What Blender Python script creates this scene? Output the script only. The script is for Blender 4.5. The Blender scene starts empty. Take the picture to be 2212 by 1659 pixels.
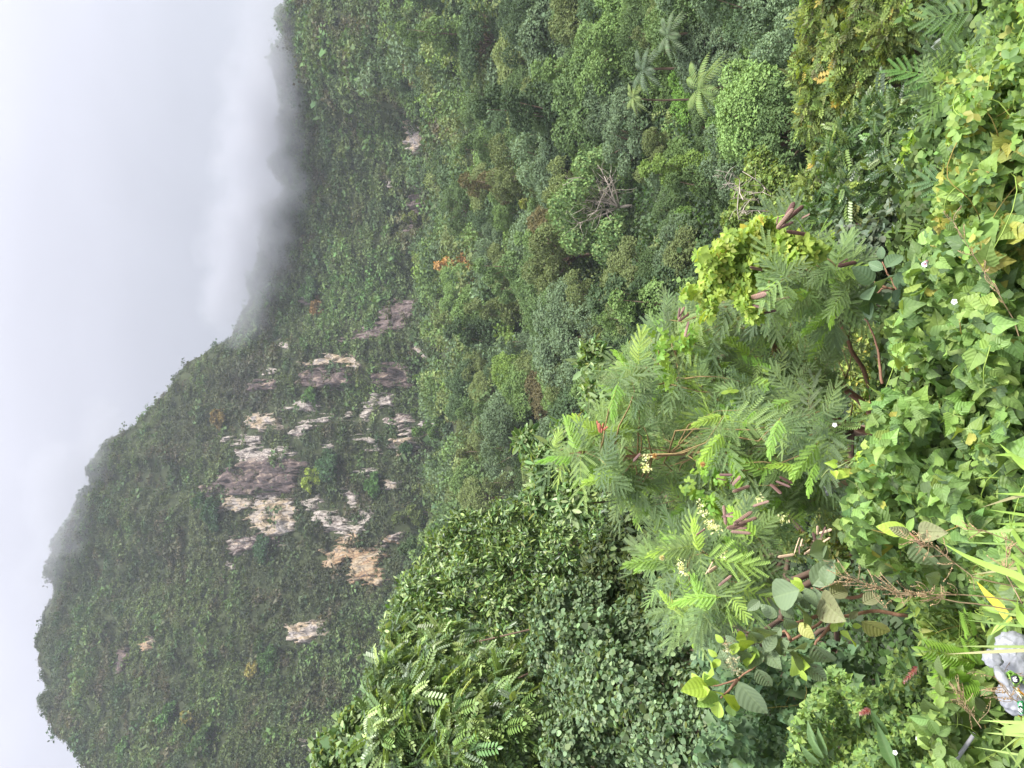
import bpy, math
import numpy as np
from mathutils import Vector, Matrix

# ------------------------------------------------------------------ camera, world, sun
S = bpy.context.scene
COL = S.collection
F = 740.0                                   # focal length in picture units (1024 wide)
PITCH = math.radians(8)
FWD = np.array([0, math.cos(PITCH), -math.sin(PITCH)])
UPV = np.array([0, math.sin(PITCH), math.cos(PITCH)])
RGT = np.array([1.0, 0, 0])
cam_d = bpy.data.cameras.new('camera'); cam = bpy.data.objects.new('camera', cam_d); COL.objects.link(cam)
cam_d.sensor_fit = 'HORIZONTAL'; cam_d.sensor_width = 36; cam_d.lens = 36 * F / 1024
cam_d.clip_start = 0.05; cam_d.clip_end = 20000
m = Matrix.Identity(4)                      # the camera was held on its side: picture-right is down
for r in range(3):
    m[r][0] = -UPV[r]; m[r][1] = RGT[r]; m[r][2] = -FWD[r]
cam.matrix_world = m
S.camera = cam
S.cycles.volume_bounces = 2

SUN_EL, SUN_AZ = math.radians(54), math.radians(112)      # azimuth measured from +Y towards +X
wd = bpy.data.worlds.new('World'); S.world = wd; wd.use_nodes = True
nt = wd.node_tree; nt.nodes.clear()
def N(t, typ, **kw):
    n = t.nodes.new(typ)
    for k, v in kw.items(): setattr(n, k, v)
    return n
sky = N(nt, 'ShaderNodeTexSky', sky_type='NISHITA', sun_disc=False)
sky.sun_elevation = SUN_EL; sky.sun_rotation = SUN_AZ; sky.dust_density = 4; sky.altitude = 400
skb = N(nt, 'ShaderNodeBackground'); skb.inputs[1].default_value = 0.09
nt.links.new(sky.outputs[0], skb.inputs[0])
tc = N(nt, 'ShaderNodeTexCoord')
sep = N(nt, 'ShaderNodeSeparateXYZ'); nt.links.new(tc.outputs['Generated'], sep.inputs[0])
mp = N(nt, 'ShaderNodeMapping'); mp.inputs['Scale'].default_value = (1.6, 1.6, 3.2)
nt.links.new(tc.outputs['Generated'], mp.inputs[0])
nz = N(nt, 'ShaderNodeTexNoise'); nz.inputs['Scale'].default_value = 1.5; nz.inputs['Detail'].default_value = 5
nz.inputs['Roughness'].default_value = 0.45; nz.inputs['Distortion'].default_value = 0.6
nt.links.new(mp.outputs[0], nz.inputs[0])
# overcast: brighter towards the zenith, cloud mottling, a little brighter to the right
def MATH(t, op, a, b=None, c=None, clamp=False):
    n = N(t, 'ShaderNodeMath', operation=op, use_clamp=clamp)
    for i, x in enumerate((a, b, c)):
        if x is None: continue
        if isinstance(x, (int, float)): n.inputs[i].default_value = x
        else: t.links.new(x, n.inputs[i])
    return n.outputs[0]
zen = MATH(nt, 'MULTIPLY_ADD', MATH(nt, 'POWER', MATH(nt, 'MAXIMUM', sep.outputs[2], 0.0), 3.6), 2.6, 0.345)
# a duller patch of cloud lies over the low ridge
dp = N(nt, 'ShaderNodeVectorMath', operation='DOT_PRODUCT'); nt.links.new(tc.outputs['Generated'], dp.inputs[0]); dp.inputs[1].default_value = (0.06, 0.98, 0.2)
dull = N(nt, 'ShaderNodeMapRange', interpolation_type='SMOOTHSTEP'); nt.links.new(dp.outputs['Value'], dull.inputs[0])
dull.inputs[1].default_value = 0.86; dull.inputs[2].default_value = 1.0; dull.inputs[3].default_value = 0.0; dull.inputs[4].default_value = 0.10
side = MATH(nt, 'MULTIPLY', sep.outputs[0], 0.06)
mot = MATH(nt, 'MULTIPLY_ADD', nz.outputs[0], 0.12, -0.06)
lum = MATH(nt, 'ADD', MATH(nt, 'SUBTRACT', MATH(nt, 'ADD', zen, side), dull.outputs[0]), mot)
cc = N(nt, 'ShaderNodeMixRGB'); cc.blend_type = 'MIX'
cc.inputs[1].default_value = (0.90, 0.935, 1.06, 1); cc.inputs[2].default_value = (0.965, 0.965, 1.085, 1)
nt.links.new(MATH(nt, 'MULTIPLY', sep.outputs[2], 3.0, clamp=True), cc.inputs[0])
cld = N(nt, 'ShaderNodeBackground'); nt.links.new(cc.outputs[0], cld.inputs[0]); nt.links.new(lum, cld.inputs[1])
mx = N(nt, 'ShaderNodeMixShader'); mx.inputs[0].default_value = 0.9
nt.links.new(skb.outputs[0], mx.inputs[1]); nt.links.new(cld.outputs[0], mx.inputs[2])
wo = N(nt, 'ShaderNodeOutputWorld'); nt.links.new(mx.outputs[0], wo.inputs[0])

sd = bpy.data.lights.new('sun', 'SUN'); sun = bpy.data.objects.new('sun', sd); COL.objects.link(sun)
sd.energy = 3.8; sd.angle = math.radians(10); sd.color = (1, 0.97, 0.9)
sdir = Vector((math.sin(SUN_AZ) * math.cos(SUN_EL), math.cos(SUN_AZ) * math.cos(SUN_EL), math.sin(SUN_EL)))
sun.rotation_euler = sdir.to_track_quat('Z', 'Y').to_euler()
vs = S.view_settings; vs.view_transform = 'Standard'; vs.look = 'None'; vs.exposure = 1.1; vs.gamma = 1
vs.use_curve_mapping = False

# ------------------------------------------------------------------ helpers
rng = np.random.default_rng(11)
def nrm(a): return a / np.maximum(np.linalg.norm(a, axis=-1, keepdims=True), 1e-9)
def hsh(ix, iy, iz, seed):
    h = (ix.astype(np.int64) * 374761393 + iy.astype(np.int64) * 668265263 + iz.astype(np.int64) * 2147483647 + seed * 974634541) & 0xffffffff
    h = ((h ^ (h >> 13)) * 1274126177) & 0xffffffff
    h = ((h ^ (h >> 16)) * 2246822519) & 0xffffffff
    return ((h ^ (h >> 15)) & 0xffffff) / float(0xffffff)
def vn(x, y, z=None, seed=0):
    x = np.asarray(x, float); y = np.asarray(y, float); z = np.zeros_like(x) if z is None else np.asarray(z, float)
    ix, iy, iz = np.floor(x), np.floor(y), np.floor(z); fx, fy, fz = x - ix, y - iy, z - iz
    sx, sy, sz = [f * f * (3 - 2 * f) for f in (fx, fy, fz)]
    o = 0
    for a in (0, 1):
        for b in (0, 1):
            for c in (0, 1):
                w = (sx if a else 1 - sx) * (sy if b else 1 - sy) * (sz if c else 1 - sz)
                o = o + w * hsh(ix + a, iy + b, iz + c, seed)
    return o
def fbm(x, y, z=None, oct=4, seed=0):
    o = 0; a = 0.5; s = 0; k = 1.0
    for i in range(oct):
        o = o + a * vn(np.asarray(x) * k, np.asarray(y) * k, None if z is None else np.asarray(z) * k, seed + i * 17)
        s += a; a *= 0.5; k *= 2.03
    return o / s
def ray(u, v):
    u = np.asarray(u, float); v = np.asarray(v, float)
    d = FWD + RGT * ((384 - v) / F)[..., None] + UPV * ((512 - u) / F)[..., None]
    return d
def proj(p):
    y = p @ FWD
    return 512 - F * (p @ UPV) / y, 384 - F * (p @ RGT) / y, y
Q = 1024 / 2212.0                           # the drawing grid used below: 2212 units across the picture
def P(x, y, R):                             # a point seen at (x, y) standing R metres off (horizontally)
    d = ray(np.asarray(x, float) * Q, np.asarray(y, float) * Q)
    return d / np.linalg.norm(d[..., :2], axis=-1, keepdims=True) * np.asarray(R, float)[..., None]

class G:                                    # geometry collector
    def __init__(s): s.V = []; s.L = []; s.C = []; s.T = []; s.U = []; s.n = 0
    def add(s, V, loops, counts, col=None, uv=None):
        V = np.asarray(V, float).reshape(-1, 3)
        s.V.append(V); s.L.append(np.asarray(loops, np.int64).ravel() + s.n); s.C.append(np.asarray(counts, np.int64).ravel())
        t = np.ones((len(V), 3)) if col is None else np.broadcast_to(np.asarray(col, float), (len(V), 3))
        s.T.append(t); s.U.append(np.zeros((len(V), 2)) if uv is None else uv); s.n += len(V)
    def build(s, name, mat, parent=None, smooth=False):
        V = np.concatenate(s.V).astype(np.float32); L = np.concatenate(s.L).astype(np.int32); C = np.concatenate(s.C).astype(np.int32)
        T = np.concatenate(s.T); U = np.concatenate(s.U).astype(np.float32)
        me = bpy.data.meshes.new(name)
        me.vertices.add(len(V)); me.vertices.foreach_set('co', V.ravel())
        me.loops.add(len(L)); me.loops.foreach_set('vertex_index', L)
        me.polygons.add(len(C)); me.polygons.foreach_set('loop_start', np.concatenate([[0], np.cumsum(C)[:-1]]).astype(np.int32))
        me.update(calc_edges=True)
        a = me.attributes.new('tint', 'FLOAT_COLOR', 'POINT')
        a.data.foreach_set('color', np.concatenate([T, np.ones((len(T), 1))], 1).astype(np.float32).ravel())
        ul = me.uv_layers.new(name='leaf'); ul.data.foreach_set('uv', U[L].ravel())
        if smooth: me.polygons.foreach_set('use_smooth', np.ones(len(C), bool))
        me.materials.append(mat)
        o = bpy.data.objects.new(name, me); COL.objects.link(o)
        if parent is not None: o.parent = parent; o.matrix_parent_inverse = parent.matrix_world.inverted() if False else Matrix.Translation(-Vector(parent.location))
        return o
def stamp(g, tm, pos, R, sc, col):
    """copies of a template (V, loops, counts, uv) at pos with frames R and scale sc"""
    V, lp, ct, uv = tm[:4]
    n = len(pos); k = len(V)
    sc = np.asarray(sc, float)
    if sc.ndim == 0: sc = np.full(n, float(sc))
    if sc.ndim == 1: sc = np.repeat(sc[:, None], 3, 1)
    W = np.einsum('nij,nkj->nki', R, V[None] * sc[:, None, :]) + pos[:, None, :]
    L = (lp[None] + (np.arange(n) * k)[:, None])
    c = np.repeat(np.broadcast_to(np.asarray(col, float), (n, 3)), k, 0)
    if len(tm) > 4: c = c * np.tile(tm[4], (n, 1))
    g.add(W.reshape(-1, 3), L.ravel(), np.tile(ct, n), c, np.tile(uv, (n, 1)))
def frames(d, n):
    y = nrm(d); z = n - (n * y).sum(-1, keepdims=True) * y; z = nrm(z + 1e-6)
    return np.stack([np.cross(y, z), y, z], -1)
def tm_faces(V, faces, uv=None, tint=None):
    V = np.array(V, float); lp = np.array([i for f in faces for i in f]); ct = np.array([len(f) for f in faces])
    t = (V, lp, ct, np.array(uv, float) if uv is not None else V[:, :2].copy())
    return t + (np.array(tint, float),) if tint is not None else t
def tm_join(parts):
    """parts: list of (template, R, t, s, tint)"""
    Vs, Ls, Cs, Us, Ts, n = [], [], [], [], [], 0
    for tm, R, t, s, ti in parts:
        V = (tm[0] * s) @ np.asarray(R).T + t
        Vs.append(V); Ls.append(tm[1] + n); Cs.append(tm[2]); Us.append(tm[3]); Ts.append(np.broadcast_to(ti, (len(V), 3))); n += len(V)
    return (np.concatenate(Vs), np.concatenate(Ls), np.concatenate(Cs), np.concatenate(Us), np.concatenate(Ts))
def rdir(n): return nrm(rng.normal(size=(n, 3)))
def tube(g, pts, rad, sides=6, col=(1, 1, 1)):
    pts = np.asarray(pts, float); n = len(pts); rad = np.broadcast_to(np.asarray(rad, float), (n,))
    t = nrm(np.gradient(pts, axis=0)); ref = np.array([0.31, 0.17, 0.93]) if abs(t[0, 2]) < 0.9 else np.array([1.0, 0.1, 0])
    a = nrm(np.cross(t, ref)); b = np.cross(t, a)
    ang = np.arange(sides) * 2 * math.pi / sides
    V = pts[:, None] + rad[:, None, None] * (a[:, None] * np.cos(ang)[None, :, None] + b[:, None] * np.sin(ang)[None, :, None])
    V = np.concatenate([V.reshape(-1, 3), pts[:1], pts[-1:]])
    i = np.arange(n - 1)[:, None] * sides; j = np.arange(sides)[None]; k = (j + 1) % sides
    qd = np.stack([i + j, i + k, i + sides + k, i + sides + j], -1).reshape(-1, 4)
    c0 = np.stack([np.full(sides, n * sides), np.roll(np.arange(sides), -1), np.arange(sides)], -1)
    e = (n - 1) * sides
    c1 = np.stack([np.full(sides, n * sides + 1), e + np.arange(sides), e + np.roll(np.arange(sides), -1)], -1)
    L = np.concatenate([qd.ravel(), c0.ravel(), c1.ravel()]); C = np.concatenate([np.full(len(qd), 4), np.full(2 * sides, 3)])
    uv = np.zeros((len(V), 2)); uv[:n * sides, 1] = np.repeat(np.linspace(0, 1, n), sides)
    g.add(V, L, C, col, uv)
def bend(a, b, amt, n=7, seed=0):
    r = np.random.default_rng(seed); a = np.asarray(a, float); b = np.asarray(b, float)
    t = np.linspace(0, 1, n)[:, None]; L = np.linalg.norm(b - a)
    o = r.normal(size=3) * amt * L; o2 = r.normal(size=3) * amt * L * 0.4
    return a + (b - a) * t + o * np.sin(t * math.pi) + o2 * np.sin(t * 2 * math.pi)
def tag(o, label=None, cat=None, group=None, kind=None):
    if label: o['label'] = label
    if cat: o['category'] = cat
    if group: o['group'] = group
    if kind: o['kind'] = kind
    return o
def empty(name, loc):
    o = bpy.data.objects.new(name, None); COL.objects.link(o); o.location = [float(c) for c in loc]; o.empty_display_size = 0.2
    return o
def copy_tree(o):
    c = o.copy(); COL.objects.link(c)
    for ch in [x for x in bpy.data.objects if x.parent == o]:
        d = ch.copy(); COL.objects.link(d); d.parent = c
    return c

# ------------------------------------------------------------------ materials
def new_mat(name):
    mt = bpy.data.materials.new(name); mt.use_nodes = True; t = mt.node_tree; t.nodes.clear()
    out = N(t, 'ShaderNodeOutputMaterial'); return mt, t, out
def leaf_mat(name, rough=0.5, spec=0.35, trans=0.35, vein=None, bump=0.0, spots=0.0, nscale=0.0):
    mt, t, out = new_mat(name)
    at = N(t, 'ShaderNodeAttribute', attribute_name='tint'); oi = N(t, 'ShaderNodeObjectInfo')
    mu = N(t, 'ShaderNodeMixRGB', blend_type='MULTIPLY'); mu.inputs[0].default_value = 1
    t.links.new(at.outputs['Color'], mu.inputs[1]); t.links.new(oi.outputs['Color'], mu.inputs[2])
    col = mu.outputs[0]
    height = None
    if vein:
        uvn = N(t, 'ShaderNodeUVMap', uv_map='leaf'); sp = N(t, 'ShaderNodeSeparateXYZ'); t.links.new(uvn.outputs[0], sp.inputs[0])
        ax = MATH(t, 'ABSOLUTE', sp.outputs[0])
        axc = MATH(t, 'POWER', ax, 1.5)
        mid = MATH(t, 'SUBTRACT', 1.0, MATH(t, 'DIVIDE', ax, 0.035), clamp=True)
        ph = MATH(t, 'MULTIPLY', MATH(t, 'SUBTRACT', sp.outputs[1], MATH(t, 'MULTIPLY', axc, vein[1] * 1.6)), vein[0])
        fr = MATH(t, 'ABSOLUTE', MATH(t, 'SUBTRACT', MATH(t, 'FRACT', ph), 0.5))
        sidev = MATH(t, 'SUBTRACT', 1.0, MATH(t, 'DIVIDE', fr, 0.16), clamp=True)
        vv = MATH(t, 'MAXIMUM', mid, MATH(t, 'MULTIPLY', sidev, 0.55))
        lm = N(t, 'ShaderNodeMixRGB', blend_type='MIX'); lm.inputs[2].default_value = (0.36, 0.46, 0.2, 1)
        t.links.new(MATH(t, 'MULTIPLY', vv, 0.15), lm.inputs[0]); t.links.new(col, lm.inputs[1]); col = lm.outputs[0]
        height = MATH(t, 'SUBTRACT', fr, MATH(t, 'MULTIPLY', mid, 0.6))
    if spots or nscale:
        tc2 = N(t, 'ShaderNodeTexCoord'); n2 = N(t, 'ShaderNodeTexNoise'); n2.inputs['Scale'].default_value = nscale or 60; n2.inputs['Detail'].default_value = 3
        t.links.new(tc2.outputs['Object'], n2.inputs[0])
        if spots:
            rp = N(t, 'ShaderNodeValToRGB'); rp.color_ramp.elements[0].position = 0.60; rp.color_ramp.elements[1].position = 0.70
            t.links.new(n2.outputs[0], rp.inputs[0])
            lm = N(t, 'ShaderNodeMixRGB', blend_type='MIX'); lm.inputs[2].default_value = (0.10, 0.065, 0.04, 1)
            t.links.new(MATH(t, 'MULTIPLY', rp.outputs[0], spots), lm.inputs[0]); t.links.new(col, lm.inputs[1]); col = lm.outputs[0]
        else:
            hv = MATH(t, 'MULTIPLY_ADD', n2.outputs[0], 0.9, 0.55)
            lm = N(t, 'ShaderNodeMixRGB', blend_type='MULTIPLY'); lm.inputs[0].default_value = 1
            t.links.new(col, lm.inputs[1]); t.links.new(hv, lm.inputs[2]); col = lm.outputs[0]
    p = N(t, 'ShaderNodeBsdfPrincipled'); p.inputs['Roughness'].default_value = rough; p.inputs['Specular IOR Level'].default_value = spec
    t.links.new(col, p.inputs['Base Color'])
    if height is not None and bump:
        bm = N(t, 'ShaderNodeBump'); bm.inputs['Strength'].default_value = bump; bm.inputs['Distance'].default_value = 0.006
        t.links.new(height, bm.inputs['Height']); t.links.new(bm.outputs[0], p.inputs['Normal'])
    tr = N(t, 'ShaderNodeBsdfTranslucent')
    tm_ = N(t, 'ShaderNodeMixRGB', blend_type='MULTIPLY'); tm_.inputs[0].default_value = 1; tm_.inputs[2].default_value = (1.25, 1.15, 0.5, 1)
    t.links.new(col, tm_.inputs[1]); t.links.new(tm_.outputs[0], tr.inputs[0])
    ms = N(t, 'ShaderNodeMixShader'); ms.inputs[0].default_value = trans
    t.links.new(p.outputs[0], ms.inputs[1]); t.links.new(tr.outputs[0], ms.inputs[2]); t.links.new(ms.outputs[0], out.inputs[0])
    return mt
def solid_mat(name, col, rough=0.7, spec=0.3, noise=0.3, scale=20, bump=0.0, stretch=(1, 1, 1)):
    mt, t, out = new_mat(name)
    at = N(t, 'ShaderNodeAttribute', attribute_name='tint')
    tc2 = N(t, 'ShaderNodeTexCoord'); mpp = N(t, 'ShaderNodeMapping'); mpp.inputs['Scale'].default_value = stretch
    t.links.new(tc2.outputs['Object'], mpp.inputs[0])
    n2 = N(t, 'ShaderNodeTexNoise'); n2.inputs['Scale'].default_value = scale; n2.inputs['Detail'].default_value = 5
    t.links.new(mpp.outputs[0], n2.inputs[0])
    hv = MATH(t, 'MULTIPLY_ADD', n2.outputs[0], 2 * noise, 1 - noise)
    a = N(t, 'ShaderNodeMixRGB', blend_type='MULTIPLY'); a.inputs[0].default_value = 1; a.inputs[1].default_value = (*col, 1); t.links.new(hv, a.inputs[2])
    b = N(t, 'ShaderNodeMixRGB', blend_type='MULTIPLY'); b.inputs[0].default_value = 1; t.links.new(a.outputs[0], b.inputs[1]); t.links.new(at.outputs['Color'], b.inputs[2])
    p = N(t, 'ShaderNodeBsdfPrincipled'); p.inputs['Roughness'].default_value = rough; p.inputs['Specular IOR Level'].default_value = spec
    t.links.new(b.outputs[0], p.inputs['Base Color']); t.links.new(p.outputs[0], out.inputs[0])
    if bump:
        bm = N(t, 'ShaderNodeBump'); bm.inputs['Strength'].default_value = bump; bm.inputs['Distance'].default_value = 0.02
        t.links.new(n2.outputs[0], bm.inputs['Height']); t.links.new(bm.outputs[0], p.inputs['Normal'])
    return mt
M_far = leaf_mat('foliage_far', 0.75, 0.15, 0.2)
M_leaf = leaf_mat('foliage_matt', 0.55, 0.3, 0.35)
M_gloss = leaf_mat('foliage_glossy', 0.38, 0.5, 0.28)
M_heart = leaf_mat('heart_leaf', 0.5, 0.35, 0.36, vein=(4.2, 1.1), bump=0.4, nscale=26)
M_broad = leaf_mat('broad_leaf', 0.5, 0.35, 0.32, vein=(7.0, 0.8), bump=0.35)
M_spot = leaf_mat('spotted_broad_leaf', 0.55, 0.3, 0.3, vein=(8.0, 0.8), bump=0.7, spots=0.75, nscale=70)
M_blade = leaf_mat('grass_blade', 0.5, 0.35, 0.35)
M_bark = solid_mat('bark', (0.16, 0.11, 0.08), 0.85, 0.2, 0.45, 6, 0.6, (1, 1, 0.3))
M_pale = solid_mat('pale_bark', (0.42, 0.36, 0.30), 0.8, 0.2, 0.3, 4)
M_twig = solid_mat('twig', (0.24, 0.13, 0.08), 0.75, 0.3, 0.3, 30, 0.4)

# ------------------------------------------------------------------ terrain: a bank, a valley, a forested slope, a mountain
def th_te(x, y):                            # bearing and tan(elevation) of a drawing-grid point
    d = ray(np.asarray(x, float) * Q, np.asarray(y, float) * Q)
    return np.arctan2(d[..., 0], d[..., 1]), d[..., 2] / np.hypot(d[..., 0], d[..., 1])
RID = np.array([(300, 1900), (262, 1760), (192, 1659), (138, 1560), (88, 1470), (60, 1400), (82, 1345), (100, 1290), (104, 1240), (112, 1180), (150, 1090), (192, 1010),
                (258, 930), (338, 850), (375, 800), (430, 755), (495, 730), (512, 690), (535, 640), (570, 560), (585, 500), (605, 400), (612, 300),
                (608, 200), (604, 160), (612, 100), (622, 40), (638, 0), (660, -120), (700, -300)], float)
rth, rte = th_te(RID[:, 0], RID[:, 1]); rR = np.interp(RID[:, 1], [0, 300, 700, 1100, 1400, 1659], [470, 520, 540, 580, 610, 560])
BAS = np.array([(560, 1900), (700, 1659), (800, 1500), (890, 1250), (905, 1100), (955, 930), (935, 830), (905, 700), (925, 560), (945, 420), (900, 280), (860, 100), (860, -200)], float)
bth, bte = th_te(BAS[:, 0], BAS[:, 1]); bR = np.interp(BAS[:, 1], [0, 300, 900, 1400, 1659], [330, 385, 400, 380, 370])
TH = np.radians(np.arange(-62, 62.01, 0.15))
RR = np.unique(np.concatenate([np.geomspace(0.4, 100, 220), np.arange(100, 340, 2.5), np.arange(340, 660, 1.5), np.geomspace(660, 3000, 30)]))
def smooth_interp(x, xp, fp):
    o = np.argsort(xp); return np.interp(x, xp[o], fp[o])
rz = smooth_interp(TH, rth, rte * rR); rr_ = smooth_interp(TH, rth, rR)
bz = smooth_interp(TH, bth, bte * bR); br_ = smooth_interp(TH, bth, bR)
NR0 = np.array([0, 1.2, 2.2, 3.0, 3.8, 5, 6, 7.5, 9, 11, 14, 22, 40, 70, 110, 160, 220, 290.])
NZ0 = np.array([-2.2, -2.2, -2.3, -2.45, -2.85, -4.2, -5.4, -7.2, -9, -11, -14, -19.5, -27, -33, -36, -34.5, -30, -21.])
NZL = np.array([-2.2, -2.2, -2.35, -2.75, -3.4, -4.3, -4.6, -5.0, -5.8, -8.2, -12.5, -19, -27, -33, -36, -34.5, -30, -21.])
Z = np.zeros((len(TH), len(RR)))
for i, th in enumerate(TH):
    kr = np.concatenate([NR0, [br_[i], (br_[i] * .55 + rr_[i] * .45), rr_[i], rr_[i] + 60, rr_[i] + 300, 3000]])
    lw = float(np.clip((math.radians(-9) - th) / math.radians(6), 0, 1))
    kz = np.concatenate([NZ0 * (1 - lw) + NZL * lw, [bz[i], bz[i] * .5 + rz[i] * .5, rz[i], rz[i] - 12, rz[i] - 150, -60]])
    Z[i] = np.interp(RR, kr, kz)
# round the knots of the profile
for _ in range(3):
    Zs = Z.copy(); Zs[:, 2:-2] = (Z[:, :-4] + Z[:, 1:-3] + Z[:, 2:-2] + Z[:, 3:-1] + Z[:, 4:]) / 5
    Z = Zs
TT, RG = np.meshgrid(TH, RR, indexing='ij')
XX, YY = np.sin(TT) * RG, np.cos(TT) * RG
far = np.clip((RG - 330) / 60, 0, 1) * np.clip((rr_[:, None] + 30 - RG) / 40, 0.12, 1)
gul = fbm(TT * 26 + 0.8 * vn(RG / 60, TT * 9), RG / 130, oct=4, seed=3) - 0.5
Z += far * (gul * 34 + (fbm(XX / 22, YY / 16, oct=3, seed=9) - 0.5) * 14)
midw = np.clip((RG - 30) / 60, 0, 1) * np.clip((420 - RG) / 60, 0, 1)
Z += midw * (fbm(XX / 55, YY / 55, oct=3, seed=21) - 0.5) * 13
Z += np.clip(RG / 3, 0, 1) * (1 - far) * (fbm(XX / 1.7, YY / 1.7, oct=3, seed=5) - 0.5) * 0.35
def ht(x, y):
    th = np.arctan2(x, y); R = np.hypot(x, y)
    a = np.clip((th - TH[0]) / (TH[1] - TH[0]), 0, len(TH) - 1.001); b = np.clip(np.interp(R, RR, np.arange(len(RR))), 0, len(RR) - 1.001)
    i = a.astype(int); j = b.astype(int); fa = a - i; fb = b - j
    return (Z[i, j] * (1 - fa) + Z[i + 1, j] * fa) * (1 - fb) + (Z[i, j + 1] * (1 - fa) + Z[i + 1, j + 1] * fa) * fb
def cast(u, v, off=0.0, rmin=0.5):
    """where the sight line of picture point (u, v) meets the terrain raised by off"""
    d = ray(u, v); th = np.arctan2(d[:, 0], d[:, 1]); hh = np.hypot(d[:, 0], d[:, 1]); te = d[:, 2] / hh
    out = np.zeros((len(d), 3)); ok = np.zeros(len(d), bool)
    for s in range(0, len(d), 20000):
        e = slice(s, s + 20000)
        a = np.clip((th[e] - TH[0]) / (TH[1] - TH[0]), 0, len(TH) - 1.001); i = a.astype(int); fa = (a - i)[:, None]
        Zc = Z[i] * (1 - fa) + Z[i + 1] * fa + off - te[e][:, None] * RR[None]
        hit = (Zc > 0) & (RR[None] > rmin)
        k = hit.argmax(1); ok[e] = hit.any(1)
        k = np.maximum(k, 1); r = np.arange(len(k)); z0, z1 = Zc[r, k - 1], Zc[r, k]
        f = np.clip(z0 / np.where(z0 - z1 == 0, -1e-6, z0 - z1), 0, 1)
        R = RR[k - 1] + (RR[k] - RR[k - 1]) * f
        out[e] = d[e] / hh[e][:, None] * R[:, None]
    return out, ok

gt = G(); nT, nR = Z.shape
ii, jj = np.meshgrid(np.arange(nT - 1), np.arange(nR - 1), indexing='ij')
qd = np.stack([ii * nR + jj, ii * nR + jj + 1, (ii + 1) * nR + jj + 1, (ii + 1) * nR + jj], -1).reshape(-1, 4)
gt.add(np.stack([XX, YY, Z], -1).reshape(-1, 3), qd.ravel(), np.full(len(qd), 4))
mt, t, out = new_mat('hillside_soil')
tc2 = N(t, 'ShaderNodeTexCoord'); n1 = N(t, 'ShaderNodeTexNoise'); n1.inputs['Scale'].default_value = 0.25; n1.inputs['Detail'].default_value = 8
t.links.new(tc2.outputs['Object'], n1.inputs[0])
rp = N(t, 'ShaderNodeValToRGB'); e = rp.color_ramp.elements
e[0].position = 0.3; e[0].color = (0.022, 0.028, 0.014, 1); e[1].position = 0.7; e[1].color = (0.05, 0.06, 0.028, 1)
t.links.new(n1.outputs[0], rp.inputs[0]); p = N(t, 'ShaderNodeBsdfPrincipled'); p.inputs['Roughness'].default_value = 0.95
p.inputs['Specular IOR Level'].default_value = 0.1
t.links.new(rp.outputs[0], p.inputs['Base Color']); t.links.new(p.outputs[0], out.inputs[0])
terrain = gt.build('hillside_terrain', mt, smooth=True); tag(terrain, kind='structure')
# one sheet on to the horizon behind, beside and beyond
gg = G(); a = np.linspace(0, 2 * math.pi, 49)[:-1]
gg.add(np.concatenate([[[0, 0, -75]], np.stack([np.cos(a) * 9000, np.sin(a) * 9000, np.full(48, -75.)], -1)]),
       np.stack([np.zeros(48), 1 + np.arange(48), 1 + (np.arange(48) + 1) % 48], -1).ravel(), np.full(48, 3))
tag(gg.build('ground', mt), kind='structure')
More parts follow.
